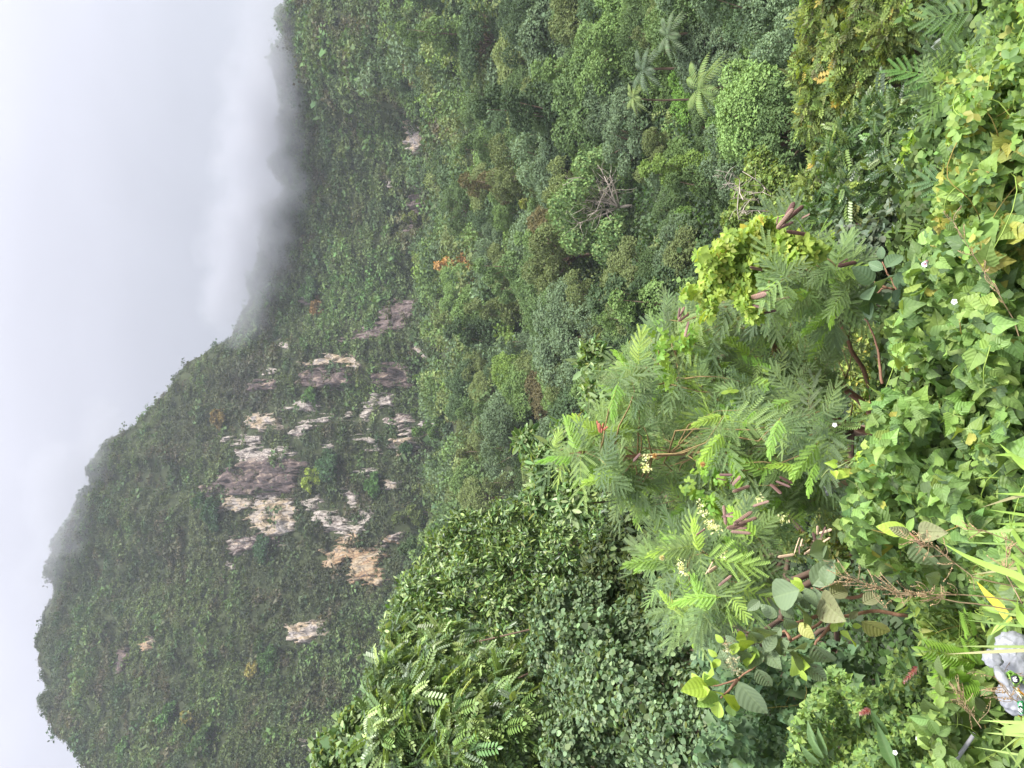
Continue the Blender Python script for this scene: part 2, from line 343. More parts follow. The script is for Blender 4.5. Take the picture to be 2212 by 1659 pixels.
# ------------------------------------------------------------------ rock faces on the mountain
FA = (700, 1500, 1100 / 2212); FB = (1000, 1000, 1000 / 2212); FC = (1000, 0, 1400 / 2212); FD = (0, 2100, 1300 / 2212)
ROCKS = [  # frame, tone, outline, label
 (FA, 'dark', [(210,900),(400,760),(560,690),(640,640),(800,655),(1080,680),(1100,740),(990,800),(980,920),(930,965),(650,960),(420,975),(220,975)], 'large near-black streaked rock face above the big cream slab'),
 (FA, 'cream', [(290,1000),(450,965),(640,985),(930,970),(960,1000),(1010,1090),(970,1190),(900,1290),(820,1310),(690,1270),(560,1160),(640,1060),(560,1095),(430,1085),(320,1090)], 'largest cream and ochre slab of bare rock, beside the near-black face'),
 (FA, 'mixed', [(400,1400),(440,1310),(560,1290),(760,1250),(850,1290),(900,1350),(680,1390),(560,1430),(480,1470)], 'brown and white banded rock ledge past the largest cream slab'),
 (FA, 'pale', [(340,1460),(440,1480),(500,1530),(500,1580),(430,1540)], 'thin striped sliver of rock beside the banded ledge'),
 (FA, 'cream', [(550,400),(620,330),(740,290),(830,340),(860,430),(760,420),(700,470),(620,450)], 'cream rock face with a white swirl among dark bushes'),
 (FA, 'pale', [(800,270),(930,235),(1100,165),(1160,240),(1150,305),(950,300)], 'pale grey slab with a single small bush on it'),
 (FA, 'pale', [(360,500),(520,490),(700,480),(720,550),(400,560)], 'thin pink-grey strip of rock below the swirled face'),
 (FA, 'pale', [(490,600),(640,580),(800,590),(850,575),(960,600),(1050,640),(800,685),(600,700),(530,690)], 'long white ledge along the edge of the near-black face'),
 (FA, 'pale', [(900,480),(1000,410),(1060,350),(1130,315),(1290,315),(1250,375),(1100,400),(1000,500)], 'stepped pale ledge running down from the grey slab'),
 (FA, 'pale', [(1330,360),(1430,300),(1430,360),(1340,385)], 'small wedge of pink-white rock between olive bushes'),
 (FA, 'pale', [(1510,250),(1600,160),(1770,160),(1760,265),(1620,265),(1540,370),(1480,310)], 'white branching outcrop beside the bright green patch'),
 (FA, 'mixed', [(1700,340),(1900,315),(1930,380),(1800,420),(1630,395)], 'grey layered outcrop with dark cracks'),
 (FA, 'cream', [(1725,550),(1790,475),(1900,480),(1970,540),(1935,600),(1960,650),(1850,680),(1750,620)], 'cream rounded face with a dark bush in its middle'),
 (FA, 'pale', [(1740,500),(1890,430),(2000,385),(2180,420),(2110,460),(1950,460),(1800,520)], 'curved white rim of rock at the edge of the forest'),
 (FA, 'pale', [(1450,500),(1560,460),(1650,540),(1640,630),(1520,630),(1590,560)], 'hook-shaped pale outcrop around a round bush'),
 (FA, 'pale', [(1180,545),(1290,540),(1260,600),(1220,595)], 'small pale triangle of rock in the dark scrub'),
 (FA, 'pale', [(1470,790),(1540,745),(1620,770),(1600,810)], 'little pink-white lens of rock above the square block'),
 (FA, 'cream', [(1655,850),(1825,845),(1790,945),(1670,915)], 'square cream block of rock standing alone in scrub'),
 (FA, 'pale', [(980,1000),(1150,975),(1180,1060),(1240,1090),(1380,1160),(1440,1220),(1550,1170),(1490,1295),(1380,1310),(1230,1260),(1120,1170),(1130,1100),(1040,1080)], 'long white broken scree face with an ochre foot'),
 (FA, 'pale', [(1440,1100),(1575,1065),(1610,1110),(1540,1165),(1450,1165)], 'pinkish lined slab beside the long white face'),
 (FA, 'pale', [(1355,930),(1415,925),(1490,1010),(1430,1070)], 'narrow white crack of rock between two bushes'),
 (FA, 'ochre', [(1180,1400),(1400,1375),(1660,1395),(1710,1480),(1650,1530),(1720,1610),(1640,1680),(1390,1670),(1440,1540),(1390,1480),(1300,1600),(1220,1545)], 'lowest large face of orange and white rock'),
 (FA, 'mixed', [(1670,1290),(1820,1270),(1810,1345),(1690,1360)], 'small reddish ledge near the crown of the light green tree'),
 (FA, 'pale', [(1850,1490),(2010,1525),(1980,1575),(1880,1540)], 'smooth pale hump of rock beside the near light green tree'),
 (FA, 'ochre', [(1480,1230),(1270,1290),(1300,1330),(1460,1360),(1500,1300)], 'dark red-brown overhang under the long white face'),
 (FB, 'brown', [(720,860),(900,740),(1130,660),(1140,530),(1280,440),(1480,420),(1500,520),(1390,620),(1380,710),(1180,750),(980,810)], 'long purple-brown rock slope below the bright green scrub'),
 (FB, 'brown', [(400,465),(500,380),(640,365),(610,425),(500,470)], 'small purple-brown patch near the cloud edge'),
 (FB, 'cream', [(410,1000),(640,945),(760,915),(900,930),(980,1015),(800,1020),(640,1005)], 'broken cream crest above the dark brown band'),
 (FB, 'dark', [(450,1100),(520,1030),(800,1035),(910,1070),(900,1190),(620,1250),(400,1180)], 'dark brown band of rock with white edge'),
 (FB, 'dark', [(1060,1090),(1250,1000),(1390,1000),(1460,1080),(1430,1200),(1250,1240),(1080,1160)], 'dark brown lined rock face next to the forest edge'),
 (FB, 'cream', [(1420,880),(1500,855),(1600,920),(1580,960),(1500,950)], 'small orange-cream block at the forest edge'),
 (FB, 'pale', [(1440,820),(1560,835),(1550,868),(1470,860)], 'thin white ledge just above the orange-cream block'),
 (FB, 'pale', [(270,790),(325,800),(320,860),(290,855)], 'tiny white fleck of rock close under the ridge'),
 (FB, 'pale', [(80,1095),(220,1030),(280,1070),(180,1110)], 'short white streak of rock high under the ridge'),
 (FB, 'dark', [(0,1150),(260,1130),(230,1220),(0,1270)], 'dusky overhang in the high scrub'),
 (FC, 'cream', [(960,760),(1010,730),(1060,785),(1115,820),(1140,890),(1085,945),(1040,975),(1000,930),(945,890),(1000,850)], 'lone cream rock face among the right-hand trees'),
 (FC, 'brown', [(965,1230),(1105,1225),(1120,1290),(1100,1370),(1035,1445),(940,1480),(1010,1390),(1000,1290)], 'purple-brown rock gully below the cloud'),
 (FC, 'brown', [(995,1155),(1105,1180),(1100,1215),(1040,1215)], 'little brown-white cap above the purple gully'),
 (FC, 'pale', [(865,1145),(910,1160),(885,1190)], 'tiny pale chip of rock in the cloudy scrub'),
 (FD, 'ochre', [(950,840),(1000,775),(1065,760),(1045,835),(980,860)], 'small orange scar on the tall peak'),
 (FD, 'cream', [(1950,680),(2100,650),(2230,610),(2230,730),(2060,820),(1970,770)], 'cream and grey face left of the lowest orange face'),
 (FD, 'pale', [(2060,1465),(2190,1475),(2225,1520),(2120,1550)], 'pale rock peeping over the nearest tree tops'),
 (FD, 'dark', [(800,830),(880,830),(870,990),(805,1010)], 'dark cleft high on the tall peak'),
]
def rock_mat(name, stops, dark, crack, white=0.0):
    mt, t, out = new_mat(name)
    tcx = N(t, 'ShaderNodeTexCoord')
    m1 = N(t, 'ShaderNodeMapping'); m1.inputs['Scale'].default_value = (1, 1, 0.28); m1.inputs['Rotation'].default_value = (0, 0.25, 0); t.links.new(tcx.outputs['Object'], m1.inputs[0])
    na = N(t, 'ShaderNodeTexNoise'); na.inputs['Scale'].default_value = 0.16; na.inputs['Detail'].default_value = 9; na.inputs['Roughness'].default_value = 0.66; na.inputs['Distortion'].default_value = 1.0
    t.links.new(m1.outputs[0], na.inputs[0])
    rp = N(t, 'ShaderNodeValToRGB'); el = rp.color_ramp.elements
    while len(el) < len(stops): el.new(0.5)
    for e, (ps, c) in zip(el, stops): e.position = ps; e.color = (*c, 1)
    t.links.new(na.outputs[0], rp.inputs[0])
    m2 = N(t, 'ShaderNodeMapping'); m2.inputs['Scale'].default_value = (1, 1, 0.16); m2.inputs['Rotation'].default_value = (0, 0.3, 0); t.links.new(tcx.outputs['Object'], m2.inputs[0])
    nb = N(t, 'ShaderNodeTexNoise'); nb.inputs['Scale'].default_value = 0.8; nb.inputs['Detail'].default_value = 8; nb.inputs['Distortion'].default_value = 1.5; t.links.new(m2.outputs[0], nb.inputs[0])
    st = N(t, 'ShaderNodeMapRange'); st.inputs[1].default_value = dark[0]; st.inputs[2].default_value = dark[0] + 0.09; t.links.new(nb.outputs[0], st.inputs[0])
    mxc = N(t, 'ShaderNodeMixRGB', blend_type='MIX'); mxc.inputs[2].default_value = (0.045, 0.032, 0.035, 1)
    t.links.new(MATH(t, 'MULTIPLY', st.outputs[0], dark[1]), mxc.inputs[0]); t.links.new(rp.outputs[0], mxc.inputs[1])
    p = N(t, 'ShaderNodeBsdfPrincipled'); p.inputs['Roughness'].default_value = 0.9; p.inputs['Specular IOR Level'].default_value = 0.15
    vo = N(t, 'ShaderNodeTexVoronoi', feature='DISTANCE_TO_EDGE'); vo.inputs['Scale'].default_value = 0.22
    m3 = N(t, 'ShaderNodeMapping'); m3.inputs['Scale'].default_value = (1.6, 1, 0.5); m3.inputs['Rotation'].default_value = (0, 0.35, 0); t.links.new(tcx.outputs['Object'], m3.inputs[0])
    wn = N(t, 'ShaderNodeTexNoise'); wn.inputs['Scale'].default_value = 0.5; wn.inputs['Detail'].default_value = 4; t.links.new(tcx.outputs['Object'], wn.inputs[0])
    wm = N(t, 'ShaderNodeMixRGB', blend_type='ADD'); wm.inputs[0].default_value = 3.0; t.links.new(m3.outputs[0], wm.inputs[1]); t.links.new(wn.outputs['Color'], wm.inputs[2]); t.links.new(wm.outputs[0], vo.inputs[0])
    ck = N(t, 'ShaderNodeMapRange'); ck.inputs[1].default_value = 0.0; ck.inputs[2].default_value = 0.07; ck.inputs[3].default_value = 0.75; ck.inputs[4].default_value = 0.0; t.links.new(vo.outputs['Distance'], ck.inputs[0])
    mxd = N(t, 'ShaderNodeMixRGB', blend_type='MIX'); mxd.inputs[2].default_value = (0.06, 0.05, 0.045, 1); t.links.new(ck.outputs[0], mxd.inputs[0]); t.links.new(mxc.outputs[0], mxd.inputs[1])
    t.links.new(mxd.outputs[0], p.inputs['Base Color'])
    bm = N(t, 'ShaderNodeBump'); bm.inputs['Strength'].default_value = 1.0; bm.inputs['Distance'].default_value = 1.6
    t.links.new(nb.outputs[0], bm.inputs['Height']); t.links.new(bm.outputs[0], p.inputs['Normal']); t.links.new(p.outputs[0], out.inputs[0])
    return mt
wh, cr, oc, br, dk, gy = (0.33, 0.29, 0.26), (0.33, 0.26, 0.175), (0.30, 0.195, 0.11), (0.13, 0.095, 0.085), (0.05, 0.038, 0.038), (0.20, 0.18, 0.175)
RM = {'cream': rock_mat('cream_rock', [(0.34, gy), (0.44, wh), (0.54, cr), (0.68, (0.30, 0.23, 0.16))], (0.60, 0.75), 1),
      'pale': rock_mat('pale_rock', [(0.34, br), (0.43, wh), (0.6, (0.36, 0.32, 0.28)), (0.72, cr)], (0.57, 0.8), 1),
      'mixed': rock_mat('banded_rock', [(0.36, dk), (0.46, br), (0.54, wh), (0.66, oc)], (0.54, 0.8), 1),
      'ochre': rock_mat('ochre_rock', [(0.34, br), (0.44, oc), (0.54, cr), (0.66, wh)], (0.58, 0.8), 1),
      'dark': rock_mat('dark_rock', [(0.38, dk), (0.48, (0.075, 0.055, 0.052)), (0.55, br), (0.62, (0.28, 0.22, 0.17))], (0.54, 0.6), 1),
      'brown': rock_mat('purple_brown_rock', [(0.36, (0.09, 0.07, 0.062)), (0.5, (0.14, 0.105, 0.098)), (0.60, (0.18, 0.14, 0.13)), (0.68, (0.30, 0.26, 0.23))], (0.62, 0.5), 1)}
def poly_sd(px, py, poly):                  # signed distance, + inside
    poly = np.array(poly, float); d = np.full(px.shape, 1e9); ins = np.zeros(px.shape, bool)
    for a, b in zip(poly, np.roll(poly, -1, 0)):
        ab = b - a; tt = np.clip(((px - a[0]) * ab[0] + (py - a[1]) * ab[1]) / (ab @ ab), 0, 1)
        d = np.minimum(d, np.hypot(px - a[0] - ab[0] * tt, py - a[1] - ab[1] * tt))
        cond = (a[1] > py) != (b[1] > py)
        ins ^= cond & (px < (b[0] - a[0]) * (py - a[1]) / ((b[1] - a[1]) if b[1] != a[1] else 1e-9) + a[0])
    return np.where(ins, d, -d)
MASK = np.zeros((1024, 768)) - 9.0          # how deep inside a rock outline each picture point lies
for fr, tone, poly, label in ROCKS:
    pl = np.array([((fr[0] + fr[2] * x) / 4, (fr[1] + fr[2] * y) / 4) for x, y in poly])
    lo = np.floor(pl.min(0)) - 7; hi = np.ceil(pl.max(0)) + 7; st = 0.55
    U, V_ = np.meshgrid(np.arange(lo[0], hi[0], st), np.arange(lo[1], hi[1], st), indexing='ij')
    sd_ = poly_sd(U, V_, pl) + (fbm(U / 9 + V_ / 14, V_ / 2.6, oct=5, seed=77) - 0.5) * 18 - 0.4
    pts, ok = cast(U.ravel(), V_.ravel(), 0, 150)
    pts = pts.reshape(U.shape + (3,)); ok = ok.reshape(U.shape)
    n = nrm(np.stack([-pts[..., 0], -pts[..., 1], np.full(U.shape, 300.)], -1))
    strata = (fbm(pts[..., 0] / 2.0, pts[..., 2] / 9, pts[..., 1] / 8, oct=4, seed=5) - 0.35) * 5.5 + (1 - np.abs(fbm(pts[..., 0] / 5, pts[..., 2] / 12, oct=3, seed=8) - 0.5) * 9).clip(0, 1) * -2.2
    offm = np.clip(sd_ / 2.0, -1, 1) * 1.5 + np.clip(sd_ / 2.0, 0, 1) * strata * .7
    pts = pts + n * offm[..., None]
    keep = (sd_ > -1.6) & ok
    a, b = U.shape; idx = np.arange(a * b).reshape(a, b)
    kk = keep[:-1, :-1] & keep[1:, :-1] & keep[1:, 1:] & keep[:-1, 1:]
    if kk.sum() < 3: continue
    q = np.stack([idx[:-1, :-1], idx[:-1, 1:], idx[1:, 1:], idx[1:, :-1]], -1)[kk]
    us, inv = np.unique(q, return_inverse=True)
    # a skirt behind gives the slab its thickness
    top = pts.reshape(-1, 3)[us]; back = top - nrm(np.concatenate([-top[:, :2], np.full((len(top), 1), 300.)], 1)) * 6
    k = len(us); qf = inv.reshape(-1, 4)
    e_all = np.concatenate([qf[:, [0, 1]], qf[:, [1, 2]], qf[:, [2, 3]], qf[:, [3, 0]]]); key = {}
    for x_, y_ in e_all.tolist(): key[(x_, y_)] = 1
    be = [(x_, y_) for (x_, y_) in key if (y_, x_) not in key]
    sk = np.array([(y_, x_, x_ + k, y_ + k) for x_, y_ in be])
    g = G(); fcs = np.concatenate([qf, qf[:, ::-1] + k, sk]); g.add(np.concatenate([top, back]), fcs.ravel(), np.full(len(fcs), 4))
    c = top.mean(0)
    o = g.build('rock_face', RM[tone], smooth=False)
    tag(o, label, 'rock', 'bare rock faces of the mountain')
    iu = np.clip(np.round(U).astype(int), 0, 1023); iv = np.clip(np.round(V_).astype(int), 0, 767)
    np.maximum.at(MASK, (iu, iv), np.where(keep, sd_, -9))

# ------------------------------------------------------------------ leaf templates
LEAF = tm_faces([(0, 0, 0), (0.5, 0.45, -0.12), (0, 1, 0.0), (-0.5, 0.45, -0.12)], [(0, 1, 2, 3)])
def leaf_tm(outline, fold=0.12, curl=0.15, name=None, nx=1):
    """outline: (y, half width) stations from base to tip"""
    V, uv, Fc = [], [], []
    for y, w in outline:
        z = -curl * y * y
        V += [(-w, y, z + fold * w * 1.6), (-w * 0.5, y, z + fold * w * 1.0), (0, y, z), (w * 0.5, y, z + fold * w * 1.0), (w, y, z + fold * w * 1.6)]
        uv += [(-w, y), (-w / 2, y), (0, y), (w / 2, y), (w, y)]
    for i in range(len(outline) - 1):
        for j in range(4):
            a = i * 5 + j; Fc.append((a, a + 1, a + 6, a + 5))
    return tm_faces(V, Fc, uv)
OVATE = leaf_tm([(0, .01), (.1, .17), (.25, .29), (.45, .34), (.65, .29), (.82, .18), (.94, .07), (1, .005)], 0.25, 0.18)
LANCE = leaf_tm([(0, .01), (.15, .09), (.4, .15), (.7, .11), (1, .005)], 0.3, 0.25)
def heart_tm(fold=0.3, curl=0.3, seed=0):
    r = np.random.default_rng(seed)
    st = [(-.16, .20, .10), (-.13, .34, .05), (0, .46, 0), (.14, .47, 0), (.32, .40, 0), (.5, .29, 0), (.68, .18, 0), (.85, .08, 0), (1, .004, 0)]
    V, uv, Fc = [], [], []
    for y, w, gap in st:
        jit = 1 + r.normal() * 0.06
        for s in (-1, -.5, 0, .5, 1):
            xx = s * w * jit
            yy = y if abs(s) > .1 else max(y, 0.0) if y <= 0 else y
            if abs(s) == .5 and y < 0: yy = y * 0.9
            z = -curl * max(y, 0) ** 2 + fold * abs(xx) - 0.5 * abs(xx) ** 2 * fold + r.normal() * 0.012
            V.append((xx, yy, z)); uv.append((xx, yy))
    for i in range(len(st) - 1):
        for j in range(4):
            a = i * 5 + j; Fc.append((a, a + 1, a + 6, a + 5))
    return tm_faces(V, Fc, uv)
HEART = heart_tm()
def rotz(a): c, s = math.cos(a), math.sin(a); return np.array([[c, -s, 0], [s, c, 0], [0, 0, 1.0]])
def rotx(a): c, s = math.cos(a), math.sin(a); return np.array([[1, 0, 0], [0, c, -s], [0, s, c.real]])
def roty(a): c, s = math.cos(a), math.sin(a); return np.array([[c, 0, s], [0, 1, 0], [-s, 0, c]])
SMALLOV = tm_faces([(0, 0, 0), (.30, .35, .04), (.24, .75, 0), (0, 1, -.08), (-.24, .75, 0), (-.30, .35, .04)], [(0, 1, 2, 3), (0, 3, 4, 5)])
ROUND = tm_faces([(0, 0, 0), (.34, .08, .05), (.5, .4, .03), (.34, .78, -.05), (0, 1, -.12), (-.34, .78, -.05), (-.5, .4, .03), (-.34, .08, .05)], [(0, 1, 2, 3), (0, 3, 4, 5), (0, 5, 6, 7)])
def pinnate_tm(n=7, L=0.32, leaflet=SMALLOV, droop=0.35, wid=0.6):
    ps = []
    for i in range(n):
        y = (i + 1) / (n + .5)
        for s in (-1, 1):
            ps.append((leaflet, rotz(-s * 1.15) @ rotx(-0.2), np.array([s * .01, y, -droop * y * y]), np.array([L * wid, L * (1 - .35 * abs(y - .45)), L]), (1, 1, 1)))
    ps.append((leaflet, np.eye(3) @ rotx(-0.3), np.array([0, 1 * .97, -droop]), np.array([L * wid, L, L]), (1, 1, 1)))
    rach = tm_faces([(-.008, 0, 0), (.008, 0, 0), (.006, .5, -droop * .25), (-.006, .5, -droop * .25), (.003, 1, -droop), (-.003, 1, -droop)], [(0, 1, 2, 3), (3, 2, 4, 5)])
    ps.append((rach, np.eye(3), np.zeros(3), 1.0, (.9, .8, .6)))
    return tm_join(ps)
PINN = pinnate_tm()
tri3 = lambda lf, s: tm_join([(lf, rotz(a) @ rotx(-.15), np.array([0, .25, 0]) if True else 0, s, (1, 1, 1)) for a in (0, 1.25, -1.25)])
TRIF = tri3(SMALLOV, 0.75)

def tints(n, pal, jit=0.14, w=None):
    pal = np.array(pal, float); k = rng.choice(len(pal), n, p=None if w is None else np.array(w) / sum(w))
    return np.clip(pal[k] * (1 + rng.normal(size=(n, 1)) * jit) * (1 + rng.normal(size=(n, 3)) * jit * .35), 0.003, 1)
def lobes_sample(C, Rd, n, squash=0.85, thick=0.22, lo=-0.45, rough=0.22, seed=0):
    """points on the outer skin of a union of lobes, with outward directions"""
    C = np.asarray(C, float); Rd = np.asarray(Rd, float)
    out_p, out_n, got = [], [], 0
    for _ in range(12):
        m_ = int((n - got) * 1.7) + 50
        k = rng.choice(len(C), m_, p=Rd ** 2 / (Rd ** 2).sum()); d = rdir(m_)
        f = d[:, 2] > lo; k, d = k[f], d[f]
        q = C[k] + d * Rd[k][:, None]
        bump = 1 + rough * (fbm(q[:, 0] / Rd[k] * 2.3, q[:, 1] / Rd[k] * 2.3, q[:, 2] / Rd[k] * 2.3, oct=3, seed=seed) - .5) * 2.6
        p = C[k] + d * (Rd[k] * bump * (1 - thick * rng.random(len(k)) ** 1.5))[:, None] * np.array([1, 1, squash])
        deep = np.zeros(len(p), bool)
        for c_, r_ in zip(C, Rd):
            deep |= np.linalg.norm((p - c_) / np.array([1, 1, squash]), axis=1) < r_ * 0.68
        p, d = p[~deep], d[~deep]
        out_p.append(p); out_n.append(d); got += len(p)
        if got >= n: break
    return np.concatenate(out_p)[:n], np.concatenate(out_n)[:n]
def leaves_on(g, p, n, tm, size, pal, jit=.14, up=0.6, rnd=0.7, hang=0.4, w=None, sv=0.25):
    """leaves at p: blades face outwards and up, tips hang"""
    k = len(p)
    nn = nrm(n * 0.7 + np.array([0, 0, up]) + rng.normal(size=(k, 3)) * rnd * .6)
    d = nrm(n * 0.5 + np.array([0, 0, -hang]) + rng.normal(size=(k, 3)) * rnd)
    s = size * np.exp(rng.normal(size=k) * sv)
    stamp(g, tm, p, frames(d, nn), s, tints(k, pal, jit, w))

# ------------------------------------------------------------------ mountain scrub (far, one mass)
def polar_scatter(n, t0, t1, r0, r1, pw=1.0):
    th = np.radians(rng.uniform(t0, t1, n)); u = rng.random(n)
    R = (r0 ** pw + u * (r1 ** pw - r0 ** pw)) ** (1 / pw)
    return th, R
def ground_pts(th, R):
    x, y = np.sin(th) * R, np.cos(th) * R; return np.stack([x, y, ht(x, y)], -1)
th, R = polar_scatter(76000, -32, 31, 285, 640, 1.0)
pp = ground_pts(th, R)
rl = np.interp(th, TH, rr_); bl = np.interp(th, TH, br_)
pp = pp[(R < rl + 2) & (R > bl - 75)]
pu, pv, _ = proj(pp); inn = (pu > -25) & (pu < 700) & (pv > -30) & (pv < 798)
pp, pu, pv = pp[inn], pu[inn], pv[inn]
mk = MASK[np.clip(pu.round().astype(int), 0, 1023), np.clip(pv.round().astype(int), 0, 767)]
mk2 = MASK[np.clip((pu - 3).round().astype(int), 0, 1023), np.clip(pv.round().astype(int), 0, 767)]
keep = ((mk < -0.6) & (mk2 < 1.2)) | ((rng.random(len(pp)) < 0.55) & (fbm(pu / 7, pv / 3.5, oct=3, seed=4) > .56))
pp, pu, pv, mk = pp[keep], pu[keep], pv[keep], mk[keep]
def bush_tm(nl, size, lob=3, h=0.8, lf=None):
    C = np.concatenate([[[0, 0, .35]], rng.normal(size=(lob, 3)) * [.55, .55, .2] + [0, 0, .35]]); Rr = np.array([.75] + [.45] * lob)
    p, n = lobes_sample(C, Rr, nl, h, .25, -.2)
    g = G(); leaves_on(g, p, n, lf or LEAF, size, [(1, 1, 1)], .14, up=.7, rnd=.55)
    return (np.concatenate(g.V), np.concatenate(g.L), np.concatenate(g.C), np.concatenate(g.U), np.concatenate(g.T))
BUSH = [bush_tm(44, .34) for _ in range(6)]
def scrub_color(p, u, v):
    n1 = fbm(p[:, 0] / 34, p[:, 2] / 26, p[:, 1] / 40, oct=3, seed=31); n2 = fbm(p[:, 0] / 9, p[:, 2] / 9, p[:, 1] / 12, oct=3, seed=41)
    a, b, c, d = np.array([.056, .074, .032]), np.array([.095, .132, .048]), np.array([.082, .068, .045]), np.array([.052, .08, .042])
    w = np.clip((n1 - .42) * 5, 0, 1)[:, None]; col = a * (1 - w) + b * w
    w2 = np.clip((n2 - .57) * 7, 0, .8)[:, None]; col = col * (1 - w2) + c * w2
    w3 = np.clip((.42 - n2) * 8, 0, .8)[:, None]; col = col * (1 - w3) + d * w3
    # a band of fresh green scrub under the cloud
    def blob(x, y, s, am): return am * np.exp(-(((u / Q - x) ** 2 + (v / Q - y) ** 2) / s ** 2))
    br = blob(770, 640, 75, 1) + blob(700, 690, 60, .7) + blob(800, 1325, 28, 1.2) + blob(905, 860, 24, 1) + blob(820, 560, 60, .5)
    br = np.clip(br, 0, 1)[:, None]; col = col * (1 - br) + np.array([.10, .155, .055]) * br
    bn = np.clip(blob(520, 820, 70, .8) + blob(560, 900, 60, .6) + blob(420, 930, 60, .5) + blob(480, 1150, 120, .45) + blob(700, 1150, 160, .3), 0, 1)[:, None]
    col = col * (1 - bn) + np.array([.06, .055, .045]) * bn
    return col
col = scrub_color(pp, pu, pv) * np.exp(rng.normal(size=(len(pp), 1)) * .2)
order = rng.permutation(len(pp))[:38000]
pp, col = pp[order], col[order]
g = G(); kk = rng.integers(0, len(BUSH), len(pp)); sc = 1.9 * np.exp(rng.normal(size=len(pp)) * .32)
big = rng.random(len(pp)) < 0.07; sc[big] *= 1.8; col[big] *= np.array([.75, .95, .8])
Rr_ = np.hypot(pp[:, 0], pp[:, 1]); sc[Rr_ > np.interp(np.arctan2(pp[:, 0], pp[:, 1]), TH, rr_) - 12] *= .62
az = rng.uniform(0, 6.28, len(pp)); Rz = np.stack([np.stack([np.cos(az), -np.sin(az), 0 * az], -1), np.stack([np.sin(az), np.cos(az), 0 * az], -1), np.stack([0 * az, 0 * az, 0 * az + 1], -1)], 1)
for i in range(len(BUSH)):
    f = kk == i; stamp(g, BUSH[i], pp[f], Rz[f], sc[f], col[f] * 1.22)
tag(g.build('mountain_scrub', M_far), 'dense low dark green scrub covering the mountain between its bare rocks', 'scrub', kind='stuff')
# ------------------------------------------------------------------ forest trees
def woody(g, root, lobes_c, lobes_r, r0, seed=0, col=(1, 1, 1), split=0.45, sides=6, twig=0.25):
    """trunk from root, a limb into every lobe"""
    root = np.asarray(root, float); C = np.asarray(lobes_c, float)
    cen = C.mean(0); fork = root + (cen - root) * split; fork[:2] = root[:2] + (cen - root)[:2] * split * .8
    tube(g, bend(root - [0, 0, .3], fork, .04, 6, seed), np.linspace(r0, r0 * .75, 6), sides + 2, col)
    for i, c in enumerate(C):
        tube(g, bend(fork, c, .10, 6, seed + i + 1), np.linspace(r0 * .5, r0 * .08, 6), sides, col)
        if twig:
            for k in range(2):
                e = c + nrm(np.random.default_rng(seed * 31 + i * 7 + k).normal(size=3)) * lobes_r[i] * .8
                tube(g, bend(c, e, .15, 4, seed + k), np.linspace(r0 * .1, r0 * .03, 4), 4, col)
UPZ = np.array([0, 0, 1.0])
def proto_lobes(kind, r):
    L = []
    if kind == 'round':
        for i in range(16):
            a = i * 2.4; q = r * .72 * math.sqrt((i + .3) / 16)
            L.append((q * math.cos(a), q * math.sin(a), rng.normal() * .14 * r - .55 * q, r * rng.uniform(.22, .40)))
    elif kind == 'tall':
        for i in range(9):
            z = (i / 8 - .5) * 2.3 * r; w = r * .55 * (1 - .55 * i / 8); a = i * 2.1
            L.append((w * .6 * math.cos(a), w * .6 * math.sin(a), z, w * rng.uniform(.7, .95)))
    elif kind == 'spread':
        for i in range(18):
            a = i * 2.4; q = r * math.sqrt((i + .3) / 18)
            L.append((q * math.cos(a), q * math.sin(a), rng.normal() * .12 * r - .4 * q, r * rng.uniform(.18, .33)))
    elif kind == 'clump':
        for i in range(14):
            a = rng.uniform(0, 6.28); q = r * rng.random() ** .5 * .85
            L.append((q * math.cos(a), q * math.sin(a), rng.uniform(-.5, .45) * r - .2 * q, r * rng.uniform(.22, .34)))
    L = np.array(L); return L[:, :3], L[:, 3]
def make_proto(name, kind, r, H, n, size, pal=((1, 1, 1),), mat=None, lo=-.5, jit=.2, hang=.4):
    """a tree standing at the origin, crown centre at height H"""
    root = empty(name, (0, 0, 0)); C, Rr = proto_lobes(kind, r); C = C + [0, 0, H]
    g = G(); woody(g, (0, 0, -1), C, Rr, .055 * r + .05, seed=int(r * 100) + n, twig=0); g.build('trunk', M_bark, root)
    p, nn = lobes_sample(C, Rr, n, .9, .18, lo, .38)
    g = G(); leaves_on(g, p, nn, LEAF, size, pal, .11, up=.55, rnd=.5, hang=hang)
    sk = C[rng.integers(0, len(C), 500)] * [1, 1, 0] + rng.normal(size=(500, 3)) * [.22 * r, .22 * r, 0] + UPZ * rng.uniform(0, H, (500, 1))
    leaves_on(g, sk, nrm(sk * [1, 1, 0] + 1e-3), LEAF, size * 1.6, pal, jit, up=.5, rnd=.9); g.build('crown', mat or M_far, root)
    return root
def crown_arrays(kind, r, n, size, jit=.2):
    C, Rr = proto_lobes(kind, r); p, nn = lobes_sample(C, Rr, n, .9, .3, -.3, .3)
    g = G(); leaves_on(g, p, nn, LEAF, size, [(1, 1, 1)], .11, up=.55, rnd=.5)
    return (np.concatenate(g.V), np.concatenate(g.L), np.concatenate(g.C), np.concatenate(g.U), np.concatenate(g.T))
FARC = [crown_arrays(k, 1, 300, .13) for k in ('round', 'spread', 'clump', 'round', 'tall')]

